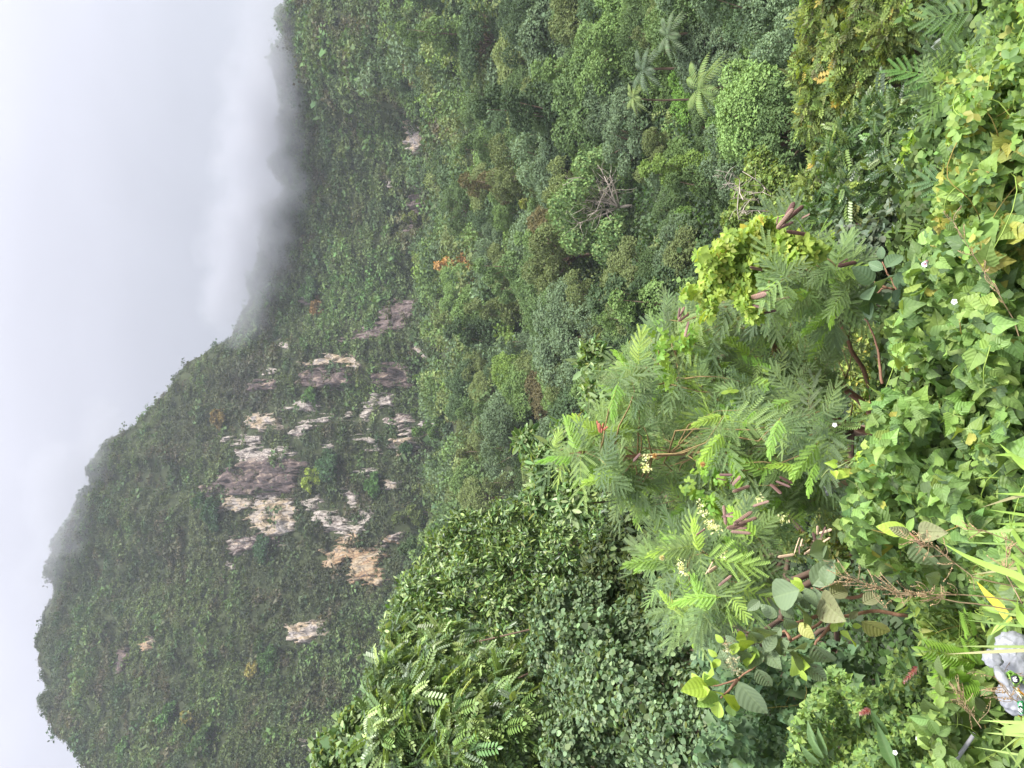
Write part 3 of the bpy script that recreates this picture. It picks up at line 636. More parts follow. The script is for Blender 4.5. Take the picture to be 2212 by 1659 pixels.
PALS = {  # colour name: albedo
 'deep green': (.068, .11, .048), 'olive green': (.135, .172, .06), 'fresh green': (.13, .205, .062), 'grey-green': (.12, .175, .09),
 'mid green': (.10, .158, .056), 'yellow-green': (.15, .23, .05), 'brownish': (.13, .115, .05)}
def zone_pal(x, y):
    """which crown colours the forest shows at a drawing-grid point"""
    w = dict(zip(PALS, [2.5, 2.2, 2, 1, 3, .4, .08]))
    if y < 430 and x < 1250: w.update({'olive green': 3, 'brownish': .5, 'deep green': 4, 'grey-green': 1.6})
    if y < 380 and 1200 < x < 1520: w.update({'fresh green': 5, 'yellow-green': 1.4, 'grey-green': 2, 'deep green': 1})
    if y < 360 and x >= 1480: w.update({'grey-green': 6, 'fresh green': 2, 'deep green': .6, 'mid green': 1.5})
    if 500 < y < 800 and 1000 < x < 1450: w.update({'olive green': 4, 'grey-green': 2.5, 'fresh green': 1.5})
    k = list(w); p = np.array([w[i] for i in k]); return k[rng.choice(len(k), p=p / p.sum())]

SPECIAL = [  # x, y, radius (drawing units), colour, kind, name, label, category
 (988, 572, 38, (.42, .25, .09), 'tall', 'blossoming_tree', 'orange-brown blossoming tree alone among the green crowns', 'tree'),
 (1010, 628, 26, (.16, .14, .05), 'round', 'broadleaf_tree', 'brownish crown right beside the orange-brown blossoming tree', 'tree'),
 (672, 1032, 27, (.26, .34, .06), 'clump', 'broadleaf_tree', 'bright yellow-green tree growing out of the cliff by the near-black face', 'tree'),
 (700, 1010, 45, (.055, .11, .045), 'round', 'broadleaf_tree', 'big dark blue-green tree under the yellow-green one on the cliff', 'tree'),
 (920, 1112, 52, (.085, .115, .03), 'tall', 'conical_tree', 'tall olive cone-shaped tree at the foot of the cliff', 'tree'),
 (1168, 890, 52, (.105, .115, .036), 'round', 'broadleaf_tree', 'large brown-olive crown with thin bare twigs, mid slope', 'tree'),
 (1048, 975, 46, (.10, .12, .035), 'tall', 'broadleaf_tree', 'olive weeping crown between the cone-shaped tree and the brown-olive crown', 'tree'),
 (945, 930, 40, (.085, .15, .035), 'tall', 'broadleaf_tree', 'green tree touching the tip of the curved white rock rim', 'tree'),
 (560, 1185, 34, (.05, .10, .045), 'round', 'broadleaf_tree', 'dark green tree on the cliff edge below the largest cream slab', 'tree'),
 (450, 1110, 34, (.05, .10, .045), 'round', 'broadleaf_tree', 'dark green bushy tree at the top end of the largest cream slab', 'tree'),
 (425, 1085, 20, (.06, .12, .04), 'round', 'broadleaf_tree', 'small green tree above the largest cream slab', 'tree'),
 (665, 855, 26, (.07, .15, .03), 'round', 'broadleaf_tree', 'bright green bush-like tree between two pale slabs', 'tree'),
 (800, 1050, 30, (.06, .13, .03), 'round', 'broadleaf_tree', 'green tree beside the square cream block', 'tree'),
 (870, 965, 26, (.04, .085, .03), 'round', 'broadleaf_tree', 'dark round tree under the cream rounded face', 'tree'),
 (685, 660, 24, (.19, .12, .045), 'clump', 'flowering_tree', 'brown-gold flowering tree below the small purple-brown patch', 'tree'),
 (665, 625, 30, (.065, .12, .04), 'round', 'broadleaf_tree', 'round green tree next to the brown-gold flowering one under the cloud', 'tree'),
 (470, 905, 22, (.20, .15, .055), 'clump', 'flowering_tree', 'small brown-gold tree left of the swirled cream face', 'tree'),
 (540, 1448, 16, (.33, .30, .10), 'clump', 'flowering_tree', 'yellow-topped tree low on the tall peak', 'tree'),
 (570, 1430, 34, (.06, .12, .035), 'round', 'broadleaf_tree', 'green tree behind the yellow-topped one low on the tall peak', 'tree'),
 (402, 1560, 18, (.30, .28, .10), 'clump', 'flowering_tree', 'pale yellow flowering tree on the outer slope of the peak', 'tree'),
 (355, 1555, 34, (.08, .17, .045), 'round', 'broadleaf_tree', 'bright green tree above the pale yellow flowering tree', 'tree'),
 (430, 1600, 34, (.065, .12, .035), 'round', 'broadleaf_tree', 'green rounded tree just beneath the pale yellow flowering tree', 'tree'),
 (265, 1620, 26, (.085, .16, .045), 'round', 'broadleaf_tree', 'light green tree on the outer edge of the peak', 'tree'),
 (1115, 130, 36, (.13, .12, .06), 'clump', 'flowering_tree', 'brown-flecked crown high on the wooded slope', 'tree'),
 (1008, 95, 22, (.28, .19, .08), 'clump', 'flowering_tree', 'brown-gold crown on the upper wooded slope near the picture edge', 'tree'),
 (1065, 250, 26, (.22, .16, .07), 'clump', 'flowering_tree', 'brown-gold crown further down the wooded slope', 'tree'),
 (905, 470, 26, (.12, .15, .04), 'tall', 'broadleaf_tree', 'light olive tree at the lower lip of the purple gully', 'tree'),
 (1180, 440, 44, (.19, .22, .05), 'tall', 'broadleaf_tree', 'yellow-olive crown beside the pale-branched weeping tree', 'tree'),
 (1470, 180, 62, (.13, .24, .045), 'spread', 'vine_covered_tree', 'lime green vine-covered crown on the shady valley side', 'tree'),
 (1395, 215, 52, (.10, .19, .04), 'clump', 'vine_covered_tree', 'bright green vine-draped tree above the palms', 'tree'),
 (1560, 90, 70, (.12, .17, .09), 'spread', 'broadleaf_tree', 'wide pale grey-green crown near the picture edge', 'tree'),
 (1640, 180, 75, (.12, .175, .095), 'spread', 'broadleaf_tree', 'wide pale grey-green crown next to the yellow-green tree', 'tree'),
 (1540, 300, 60, (.11, .19, .05), 'spread', 'vine_covered_tree', 'green crown under a smooth blanket of vines', 'tree'),
 (1480, 490, 48, (.11, .19, .045), 'clump', 'broadleaf_tree', 'light green crown above the dark hollow in the valley', 'tree'),
]
sp_u, sp_v = np.array([(s[0] * Q, s[1] * Q) for s in SPECIAL]).T
sp_p, _ = cast(sp_u, sp_v, 4.0, 34)
sp_R = np.hypot(sp_p[:, 0], sp_p[:, 1]); sp_r = np.array([s[2] for s in SPECIAL]) * Q / F * np.linalg.norm(sp_p, axis=1)
PALE = P(1290, 440, 118.0)                   # the weeping tree with pale limbs
excl = np.concatenate([sp_p, PALE[None]]); excl_r = np.concatenate([sp_r, [12.0]])
# ordinary trees: jittered cells
cells = []
for R0 in np.concatenate([np.arange(50, 110, 5.6), np.arange(112, 372, 6.8)]):
    w = 1.0 if R0 > 90 else .82
    for th0 in np.arange(-31, 30, math.degrees((5.8 if R0 < 110 else 7.2) * w / R0)):
        cells.append((th0 + rng.uniform(-.4, .4) * math.degrees(6.4 / R0), R0 + rng.uniform(-2.6, 2.6)))
cells = np.array(cells); th, R = np.radians(cells[:, 0]), cells[:, 1]
tp = ground_pts(th, R); bl = np.interp(th, TH, br_)
f = R < bl - 4; tp, R, th = tp[f], R[f], th[f]
trad = np.exp(rng.normal(size=len(tp)) * .24) * np.where(R < 110, 3.6, 5.6)
tH = trad * rng.uniform(.8, 1.7, len(tp)) + rng.uniform(0, 2.5, len(tp))
cc_ = tp + np.stack([0 * tH, 0 * tH, tH], -1)
cu, cv, _ = proj(cc_); mr = trad * F / R
f = (cu > -20) & (cu < 1000) & (cv > -30 - mr) & (cv < 790 + mr)
eu, ev, _ = proj(excl)
for i, (a, b, c) in enumerate(zip(eu, ev, excl_r)):
    er = np.hypot(*excl[i, :2]); f &= ~((np.hypot(cu - a, cv - b) < c * F / er * .85) & (R < er + c))
tp, R, trad, tH, cc_, cu, cv = [a[f] for a in (tp, R, trad, tH, cc_, cu, cv)]
# which of them the picture can show: not behind the near trees that fill the lower left
hidden = (cv > 560) & (cu > 430) | (cu > 700) & (cv > 200)
tp, R, trad, tH, cc_, cu, cv = [a[~hidden] for a in (tp, R, trad, tH, cc_, cu, cv)]
mr = trad * F / R; blk = np.zeros(len(R), bool)
for a in np.linspace(0, 2 * math.pi, 13)[:-1]:
    for q_ in (0, .5, 1.0): blk |= MASK[np.clip((cu + q_ * mr * math.cos(a)).astype(int), 0, 1023), np.clip((cv + q_ * mr * math.sin(a)).astype(int), 0, 767)] > 0.3
tp, R, trad, tH, cc_, cu, cv = [a[~blk] for a in (tp, R, trad, tH, cc_, cu, cv)]
order = np.argsort(-trad / R); ind, rest = order[:255], order[255:]
protos = []
for k, (kd, rr0, HH) in enumerate([('round', 4, 5), ('spread', 4.4, 5), ('clump', 4, 4.4), ('round', 4, 6), ('tall', 3.6, 6.5), ('clump', 4.3, 5), ('spread', 4, 6), ('round', 3.8, 4.6)]):
    protos.append((make_proto('forest_tree', kd, rr0, HH, 12500, .165), rr0, HH, kd))
KW = {'round': 'round-crowned', 'spread': 'flat-topped', 'clump': 'lumpy', 'tall': 'tall narrow'}
def zone_name(x, y):
    if x > 1480 and y < 560: return 'on the near valley side by the yellow-green tree'
    if x > 1180 and y < 400: return 'on the shady slope around the palms'
    if y < 330: return 'on the upper wooded slope below the lone cream rock'
    if x < 1060 and y < 760: return 'in the strip of forest under the purple-brown rocks'
    if x < 1100: return 'at the foot of the white cliffs'
    if y < 640: return 'near the pale-branched weeping tree'
    if x > 1330: return 'in the dark valley behind the feathery shrub'
    return 'in the middle of the forested slope'
used = set(); qs = np.quantile(trad[ind] / R[ind], [.33, .66])
for i in ind:
    k = int(rng.integers(len(protos))); pr, r0, h0, kd = protos[k]
    o = pr if k not in used else copy_tree(pr); used.add(k)
    s = trad[i] / r0; o.location = [float(a) for a in tp[i]]; o.scale = (s, s, s * float(rng.uniform(.85, 1.2))); o.rotation_euler = (0, 0, float(rng.uniform(0, 6.28)))
    o.location.z += float(tH[i] - h0 * s) * .9
    x, y = cu[i] / Q, cv[i] / Q; cn = zone_pal(x, y)
    c = np.array(PALS[cn]) * math.exp(rng.normal() * .13)
    for ch in [q for q in bpy.data.objects if q.parent == o]:
        if ch.name.startswith('crown'): ch.color = (*[float(a) for a in c], 1)
    z = zone_name(x, y)
    sz = 'large' if trad[i] / R[i] > qs[1] else ('small' if trad[i] / R[i] < qs[0] else 'medium-sized')
    tag(o, '%s %s %s tree %s' % (sz, cn, KW[kd], z), 'tree', '%s %s %s trees %s' % (sz, cn, KW[kd], z))
# parent inverses of the prototypes hold the origin, so copies follow their own base
for s, p_, r_ in zip(SPECIAL, sp_p, sp_r):
    n = int(np.clip(5500 * (s[2] / 40) ** 1.2, 1500, 9000)); dist = float(np.linalg.norm(p_))
    lf = max(2.0 * dist / F * .75, .16)
    base = np.array([p_[0], p_[1], ht(p_[0], p_[1])])
    H = max(float(p_[2] - base[2]), r_ * .5); base[2] = p_[2] - H
    root = empty(s[5], base); C, Rr = proto_lobes(s[4], r_); C = C + p_
    g = G(); woody(g, base, C, Rr, .05 * r_ + .05, seed=int(s[0]), twig=0); g.build('trunk', M_bark, root)
    pt, nn = lobes_sample(C, Rr, n, .9, .3, -.5, .35, seed=int(s[0]))
    g = G(); leaves_on(g, pt, nn, LEAF, lf, [s[3]], .13, up=.55, rnd=.5); g.build('crown', M_far, root)
    tag(root, s[6], s[7])
g = G(); kk = rng.integers(0, len(FARC), len(rest)); az = rng.uniform(0, 6.28, len(rest))
Rz = np.stack([np.stack([np.cos(az), -np.sin(az), 0 * az], -1), np.stack([np.sin(az), np.cos(az), 0 * az], -1), np.stack([0 * az, 0 * az, 0 * az + 1], -1)], 1)
cls = np.array([np.array(PALS[zone_pal(cu[i] / Q, cv[i] / Q)]) * math.exp(rng.normal() * .15) for i in rest])
for k in range(len(FARC)):
    f = kk == k; stamp(g, FARC[k], cc_[rest][f], Rz[f], trad[rest][f] * 1.05, cls[f])
tag(g.build('distant_forest', M_far), 'distant mass of tree crowns on the slope beneath the cliffs', 'forest', kind='stuff')

# the weeping tree with pale bare limbs
base = np.array([PALE[0] + 1, PALE[1] + 2, ht(PALE[0], PALE[1])]); root = empty('weeping_tree', base)
g = G(); k_ = 118.0 / F * 1.03
def near_pt(x, y, R): return P(x, y, R)
foot = near_pt(1375, 445, 117.0); fork = near_pt(1338, 447, 117)
tube(g, np.array([base - [0, 0, .5], (base + foot) / 2, foot]), [.4, .32, .28], 8)
tube(g, np.array([foot, (foot + fork) / 2 + .1, fork]), [.28, .25, .2], 8)
for (x1, y1, x2, y2) in [(1262, 432, 1245, 428), (1285, 458, 1268, 468), (1250, 482, 1232, 494), (1290, 400, 1272, 384), (1305, 380, 1290, 356), (1300, 425, 1262, 400), (1318, 380, 1318, 345)]:
    mid = near_pt(x1, y1, 116 + rng.normal() * 1.5); end = near_pt(x2, y2, 115 + rng.normal() * 1.5)
    tube(g, bend(fork, mid, .05, 6, x1), np.linspace(.16, .07, 6), 6); tube(g, bend(mid, end, .08, 5, x2), np.linspace(.07, .02, 5), 5)
    for q in range(12):
        a = fork + (mid - fork) * rng.uniform(.35, 1); tube(g, bend(a, a + nrm(rng.normal(size=3) + [0, -.5, .9]) * rng.uniform(2, 5), .12, 5, q + x1), np.linspace(.04, .012, 5), 4)
tube(g, bend(near_pt(1262, 385, 114), near_pt(1222, 381, 113), .1, 6, 4), np.linspace(.1, .04, 6), 5); tube(g, bend(near_pt(1238, 388, 114), near_pt(1215, 400, 113), .1, 6, 5), np.linspace(.07, .03, 6), 5)
g.build('trunk', M_pale, root)
cs = [(1262, 360, 30), (1300, 350, 34), (1345, 370, 26), (1240, 420, 34), (1268, 400, 30), (1225, 470, 34), (1240, 520, 30), (1280, 490, 32), (1320, 500, 32), (1345, 480, 24), (1210, 440, 26), (1300, 540, 24), (1330, 330, 24)]
C = np.array([near_pt(x, y, 118 + rng.normal() * 2.5) for x, y, r in cs]); Rr = np.array([r * Q / F * 118 for x, y, r in cs])
pt, nn = lobes_sample(C, Rr, 10000, 1.1, .45, -.6, .4)
# hanging strands
g = G(); leaves_on(g, pt, nn, LEAF, .36, [(.16, .25, .085), (.12, .2, .07), (.20, .29, .10)], .16, up=.3, rnd=.35, hang=1.6)
g.build('crown', M_far, root); tag(root, 'light green weeping tree with pale bare limbs fanning out in front', 'tree')

# palms
def palm(x, y, R, s, col, label):
    c = P(x, y, R); b = np.array([c[0], c[1], ht(c[0], c[1])]); b[2] = min(b[2], c[2] - 1.5); root = empty('palm_tree', b)
    g = G(); tube(g, bend(b - [0, 0, .3], c, .03, 6, int(x)), np.linspace(.16, .12, 6) * s, 8); g.build('trunk', M_bark, root)
    g = G()
    for k in range(15):
        a = k * 2.4; el = .9 - .08 * k; d = np.array([math.cos(a) * math.cos(el), math.sin(a) * math.cos(el), math.sin(el)])
        L = 3.0 * s * rng.uniform(.85, 1.1); t_ = np.linspace(0, 1, 15)[:, None]
        rach = c + d * L * t_ - np.array([0, 0, 1]) * L * .55 * t_ ** 2
        tube(g, rach, np.linspace(.03, .01, 15) * s, 4, np.array(col) * 1.1)
        tg = nrm(np.gradient(rach, axis=0)); sd2 = nrm(np.cross(tg, [0, 0, 1.0])); 
        for sgn in (-1, 1):
            dd = nrm(sd2 * sgn + tg * .6 - np.array([0, 0, .45])); nn = np.cross(dd, tg) * sgn
            stamp(g, LANCE, rach[1:], frames(dd, nn)[1:], (np.sin(np.linspace(.35, 3.0, 15)) * .62 * s)[1:], tints(14, [col], .1))
    g.build('fronds', M_leaf, root); tag(root, label, 'palm')
palm(1443, 75, 82, 1.0, (.11, .16, .075), 'grey-green palm nearest the picture edge')
palm(1390, 150, 88, 1.1, (.09, .135, .07), 'dark palm with arching fronds in front of the vine-covered crowns')
palm(1512, 190, 74, 1.25, (.17, .25, .07), 'largest palm, yellow-green, beside the grey bush')
palm(1368, 210, 92, .8, (.17, .23, .07), 'small yellow-green palm beyond the dark palm')

# ------------------------------------------------------------------ near trees with leaves one can see
CLT = {}
def near_tree(name, label, cat, lobes, tm, size, n, pal, mat, w=None, root=None, r0=.12, seed=1, thick=.35, lo=-.5, up=.7, rnd=.8, hang=.5, rough=.3, jit=.16, bark=None, trunk=True, sv=.25, group=None):
    C = np.array([P(x, y, R) for x, y, R, r in lobes]); Rr = np.array([r * Q / F * R * 1.05 for x, y, R, r in lobes])
    cen = C.mean(0); bx, by = (cen[0], cen[1] + 1) if root is None else P(root[0], root[1], root[2])[:2]
    base = np.array([bx, by, ht(bx, by)]); rt = empty(name, base)
    if trunk:
        g = G(); woody(g, base, C, Rr, r0, seed=seed); g.build('trunk', bark or M_bark, rt)
    pt, nn = lobes_sample(C, Rr, n, .95, thick, lo, rough, seed=seed)
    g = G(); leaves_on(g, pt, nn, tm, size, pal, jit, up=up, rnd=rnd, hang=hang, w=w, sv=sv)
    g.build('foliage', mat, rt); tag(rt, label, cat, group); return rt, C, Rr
ELL = tm_faces([(0, 0, 0), (.17, .3, .03), (.16, .7, -.02), (0, 1, -.1), (-.16, .7, -.02), (-.17, .3, .03)], [(0, 1, 2, 3), (0, 3, 4, 5)])
CPINN = pinnate_tm(4, .42, LEAF, .3, .55)
PINN6 = pinnate_tm(7, .30, ELL, .35, 1.25)
near_tree('broadleaf_tree', 'big glossy-leaved tree whose crown overlaps the lowest orange rock face', 'tree',
 [(968,1205,24,52),(1015,1160,24,48),(1085,1150,23,55),(1160,1125,23,55),(925,1285,23,60),(1020,1265,22,75),(1125,1230,22,75),(1225,1180,21,75),(1315,1150,20,65),(1262,1090,22,55),(1100,1330,21,70),(1190,1300,21,65),(880,1345,23,48),(975,1350,22,60)],
 ELL, .165, 25000, [(.10,.18,.05),(.19,.28,.085),(.30,.40,.14),(.06,.10,.035)], M_gloss, w=[4,3,2,3], r0=.2, seed=3, rough=.55, thick=.45)
near_tree('feather_leaved_tree', 'drooping feather-leaved green tree at the picture corner below the peak', 'tree',
 [(885,1420,17,55),(855,1500,16,55),(960,1440,16,70),(930,1545,15,75),(1040,1510,15,75),(1010,1610,14,75),(1120,1570,14,75),(1140,1460,16,60),(870,1590,15,60),(1190,1640,14,60),(1080,1640,14,60)],
 PINN6, .27, 8500, [(.12,.19,.065),(.18,.27,.08),(.25,.34,.10),(.075,.125,.05)], M_gloss, w=[3,3,2,2], r0=.14, seed=5, hang=.9, rough=.55, thick=.45)
near_tree('vine_covered_tree', 'tree smothered in small grey-green heart-leaved vines', 'tree',
 [(1190,1330,13,45),(1270,1310,13,55),(1270,1400,12,70),(1360,1390,12,70),(1330,1480,11,75),(1240,1480,13,60),(1425,1450,11,60),(1400,1550,10.5,75),(1300,1570,12,75),(1230,1620,12,60),(1455,1370,10.5,50),(1180,1400,13.5,45),(1480,1590,10,70),(1530,1500,9.8,60),(1570,1620,9.5,70),(1600,1480,9.3,50)],
 ROUND, .062, 30000, [(.16,.235,.12),(.12,.18,.085),(.22,.30,.15),(.08,.13,.06)], M_leaf, w=[4,3,2,2], r0=.12, seed=7, rough=.5)
near_tree('broadleaf_tree', 'pale green small-leaved tree in the corner beyond the feather-leaved one', 'tree',
 [(765,1595,26,45),(722,1640,27,45),(800,1640,24,55),(790,1560,26,36),(835,1520,24,34),(850,1440,25,28)],
 LEAF, .19, 6500, [(.19,.27,.12),(.13,.21,.08),(.27,.36,.16),(.08,.14,.05)], M_leaf, r0=.2, seed=9)
near_tree('broadleaf_tree', 'light green narrow-leaved tree rising behind the feathery shrub', 'tree',
 [(1285,775,16,34),(1300,850,15,46),(1370,790,15,40),(1140,955,17,28),(1180,1005,16,42),(1230,945,16,36),(1260,1010,15,45),(1180,1075,16,42),(1330,900,15,48),(1240,1090,15,38),(1330,980,14,45)],
 ELL, .17, 7500, [(.20,.30,.12),(.15,.24,.08),(.30,.38,.18),(.08,.15,.045)], M_leaf, w=[3,3,2,2], r0=.16, seed=11, thick=.5, rough=.5)
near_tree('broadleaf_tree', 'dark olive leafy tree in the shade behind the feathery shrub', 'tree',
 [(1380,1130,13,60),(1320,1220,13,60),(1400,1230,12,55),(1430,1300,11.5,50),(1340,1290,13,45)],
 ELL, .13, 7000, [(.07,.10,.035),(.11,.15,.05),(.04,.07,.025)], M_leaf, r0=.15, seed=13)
near_tree('fine_leaved_tree', 'yellow-green fine-leaved tree at the picture edge, its leaves turning yellow', 'tree',
 [(1790,40,30,55),(1785,135,30,55),(1775,235,30,45),(1855,60,28,60),(1855,165,28,55),(1800,320,30,45),(1870,265,28,45),(1935,50,26,45),(1935,130,27,35),(1765,400,31,34),(1905,-20,27,55),(1800,-50,29,55)],
 CPINN, .34, 13000, [(.15,.21,.05),(.21,.28,.06),(.10,.15,.04),(.36,.31,.06),(.13,.14,.06)], M_leaf, w=[4,4,3,.35,1.5], r0=.28, seed=15, rough=.5, thick=.5)
near_tree('feather_leaved_tree', 'dark glossy feather-leaved tree between the yellow-green tree and the near vines', 'tree',
 [(1830,330,22,50),(1885,265,22,48),(1935,335,20,55),(1960,245,20,45),(1850,420,21,50),(1930,415,20,50),(2000,310,18,42),(2035,235,18,34),(1785,470,22,42),(1990,390,18,36)],
 PINN6, .34, 5200, [(.07,.13,.035),(.13,.20,.05),(.24,.31,.06),(.04,.08,.025)], M_gloss, w=[4,3,.7,3], r0=.22, seed=17)
near_tree('round_leaved_bush', 'shaded grey-green round-leaved bush behind the lime vine', 'bush',
 [(1900,505,12,36),(1950,470,12,36),(1860,545,12,36),(1985,500,11.5,28),(1830,520,12.5,28)],
 ROUND, .10, 4200, [(.12,.16,.10),(.08,.12,.065),(.16,.20,.13)], M_leaf, r0=.1, seed=19)
near_tree('round_leaved_bush', 'small pale grey-green round-leaved bush near the picture edge', 'bush',
 [(2075,95,7.5,24),(2090,130,7.5,20),(2110,80,7.2,20)],
 ROUND, .085, 1300, [(.20,.25,.17),(.14,.19,.11)], M_leaf, r0=.05, seed=20)
near_tree('broadleaf_bush', 'yellow-green thicket with bare grey twigs under the slope forest', 'bush',
 [(1620,420,38,42),(1680,400,36,42),(1700,470,34,42),(1595,480,40,36),(1645,360,42,36),(1740,440,30,30),(1590,530,36,30),(1650,500,34,36)],
 LEAF, .17, 12000, [(.15,.22,.05),(.21,.28,.06),(.09,.14,.03)], M_leaf, r0=.2, seed=21)
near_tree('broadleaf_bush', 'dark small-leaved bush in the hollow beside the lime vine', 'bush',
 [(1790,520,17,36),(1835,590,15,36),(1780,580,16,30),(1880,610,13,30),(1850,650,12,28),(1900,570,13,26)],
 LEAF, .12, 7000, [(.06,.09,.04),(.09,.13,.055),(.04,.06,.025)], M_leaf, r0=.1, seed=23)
# bare twigs standing out of the thicket
g = G()
tw = empty('dead_branches', P(1640, 440, 33))
for k in range(9):
    a = P(1600 + rng.uniform(0, 110), 420 + rng.uniform(-30, 60), 34 + rng.normal()); b = a + nrm(np.array([rng.normal() * .8, -.3, 1.2])) * rng.uniform(1.2, 2.6)
    g = G(); ax_ = bend(a, b, .15, 6, k); tube(g, ax_, np.linspace(.03, .01, 6), 5)
    for q in range(3):
        c = ax_[2 + q]; tube(g, bend(c, c + nrm(rng.normal(size=3) + [0, 0, .6]) * .7, .2, 4, q), np.linspace(.014, .005, 4), 4)
    g.build('branch', M_pale, tw)
g = G(); tag(tw, 'bare grey twigs sticking out of the yellow-green thicket', 'branches')
# undergrowth on all the ground between 4 and 70 m
th, R = polar_scatter(9000, -34, 34, 4.5, 150, 1.1)
up_ = ground_pts(th, R); a_, b_, _ = proj(up_); f = (a_ > 330) & (a_ < 1100) & (b_ > -60) & (b_ < 830); up_, R = up_[f], R[f]
g = G()
for i in range(0, 4):
    f = np.arange(len(up_)) % 4 == i
    tmb = bush_tm(110, .17, 4, .8)
    k = f.sum(); az = rng.uniform(0, 6.28, k)
    Rz = np.stack([np.stack([np.cos(az), -np.sin(az), 0 * az], -1), np.stack([np.sin(az), np.cos(az), 0 * az], -1), np.stack([0 * az, 0 * az, 0 * az + 1], -1)], 1)
    stamp(g, tmb, up_[f] + [0, 0, .1], Rz, np.clip(R[f] / 26, .35, 2.4) * rng.uniform(.8, 1.3, k), tints(k, [(.05,.09,.03),(.07,.13,.035),(.045,.07,.03)], .15))
tag(g.build('undergrowth', M_leaf), 'shaded leafy undergrowth on the valley bank', 'undergrowth', kind='stuff')

th, R = polar_scatter(1700, -36, 36, 1.45, 7, 1.2); q = ground_pts(th, R); g = G(); tmb = bush_tm(210, .22, 4, .8, ROUND); k = len(q); az = rng.uniform(0, 6.28, k)
Rz = np.stack([np.stack([np.cos(az), -np.sin(az), 0 * az], -1), np.stack([np.sin(az), np.cos(az), 0 * az], -1), np.stack([0 * az, 0 * az, 0 * az + 1], -1)], 1)
stamp(g, tmb, q - [0, 0, .03], Rz, .15 * rng.uniform(.8, 1.3, k), tints(k, [(.09,.15,.04),(.13,.20,.05),(.07,.11,.035)], .15))
tag(g.build('bank_undergrowth', M_leaf), 'low leafy cover on the near bank under the vines', 'undergrowth', kind='stuff')
# ------------------------------------------------------------------ foreground plants
def z2(x, y): return 1779.6 + .1953 * x, 540 + .1953 * y
def z4(x, y): return 1779.7 + .3404 * x, 1080 + .3404 * y
def z5(x, y): return 1779.7 + .3404 * x, 1334.8 + .3404 * y
def z6(x, y): return 1350 + .2441 * x, 324 + .2441 * y
def z7(x, y): return 1350 + .3827 * x, 972 + .3827 * y
def z8(x, y): return 1350 + .3827 * x, 1294 + .3827 * y
def in_poly(poly, n):
    poly = np.array(poly, float); lo, hi = poly.min(0), poly.max(0); out = np.zeros((0, 2))
    while len(out) < n:
        q = rng.uniform(lo, hi, (n * 2, 2)); out = np.concatenate([out, q[poly_sd(q[:, 0], q[:, 1], poly) > 0]])
    return out[:n]
UP = np.array([0, 0, 1.0])
def leaf_bt(g, tm, a, b, Ra, Rb, width, col, zf=(1, 0)):
    """one leaf from base a to tip b (drawing-grid points at distances Ra, Rb)"""
    A, B = P(a[0], a[1], Ra), P(b[0], b[1], Rb); L = np.linalg.norm(B - A)
    n = nrm(-A * .8 / np.linalg.norm(A) + UP * .5 + rng.normal(size=3) * .18)
    stamp(g, tm, A[None], frames((B - A)[None], n[None]), np.array([[L * width, L, L]]), np.array([col]) * (1 + rng.normal() * .08))
# leucaena frond: rachis, paired pinnae, tiny leaflets
def frond_tm(npin=7, nl=13, fold=0.0, curl=.3, sd=0):
    r_ = np.random.default_rng(sd + npin * 7 + nl)
    V, Fc, T, U = [], [], [], []
    def quad(a, b, c, d, t):
        k = len(V); V.extend([a, b, c, d]); Fc.append((k, k + 1, k + 2, k + 3)); T.extend([t] * 4); U.extend([(0, 0)] * 4)
    for i in range(npin + 1):
        y = .14 + .80 * i / npin; zc = -curl * y * y
        for s in (-1, 1):
            ang = math.radians(64 - 38 * i / npin + r_.normal() * 7); L = .50 * (1 - .25 * abs(i / npin - .4)) * (1 - fold * .4) * (1 + r_.normal() * .12)
            dx, dy = s * math.sin(ang), math.cos(ang); dz = -.30 - fold + r_.normal() * .16; o = np.array([0, y, zc]); d = np.array([dx, dy, dz]); d /= np.linalg.norm(d)
            sdv = nrm(np.cross(d, [0, 0, 1.0])); w = .008
            e = o + d * L - np.array([0, 0, .08 * L]); quad(o - sdv * w, o + sdv * w, e + sdv * w * .4, e - sdv * w * .4, (.9, .95, .6))
            for j in range(nl):
                q = (j + .8) / nl; c = o + d * L * q - np.array([0, 0, .08 * L * q * q]); ll = .056 * (1 - .45 * abs(q - .45)); hw = .0125
                for t in (-1, 1):
                    ld = nrm(sdv * t * .86 + d * .42 + np.array([0, 0, .25 * (1 if fold == 0 else 2)])); lw = d * hw
                    quad(c - lw, c + lw * .9, c + ld * ll + lw * .8, c + ld * ll * .96 - lw * .7, (1, 1, 1))
    for i in range(5):
        y0, y1 = i / 5, (i + 1) / 5; quad((-.009, y0, -curl * y0 * y0), (.009, y0, -curl * y0 * y0), (.007, y1, -curl * y1 * y1), (-.007, y1, -curl * y1 * y1), (1, .95, .6))
    return (np.array(V, float), np.array(Fc).ravel(), np.full(len(Fc), 4), np.array(U, float), np.array(T, float))
FRONDS = [frond_tm(6, 13, 0, .5, 1), frond_tm(5, 12, 0, .8, 2), frond_tm(6, 12, 0, .3, 3), frond_tm(5, 13, 0, .6, 4), frond_tm(4, 12, 0, 1.0, 5), frond_tm(7, 12, 0, .4, 6)]
YOUNG = frond_tm(7, 10, .7, .6)
LEU = [(1192,975),(1285,905),(1335,825),(1375,780),(1425,700),(1500,645),(1600,640),(1700,565),(1790,545),(1865,600),(1850,700),(1830,800),(1800,930),(1790,1050),(1760,1130),(1660,1190),(1620,1330),(1530,1365),(1440,1330),(1405,1210),(1440,1140),(1345,1080),(1290,1020)]
def leu_R(x, y): return 4.35 + (fbm(np.asarray(x) / 150, np.asarray(y) / 150, oct=2, seed=61) - .5) * 1.8
lbase = P(1985, 940, 4.3); lbase[2] = ht(lbase[0], lbase[1])
leu = empty('feathery_shrub', lbase)
g = G()
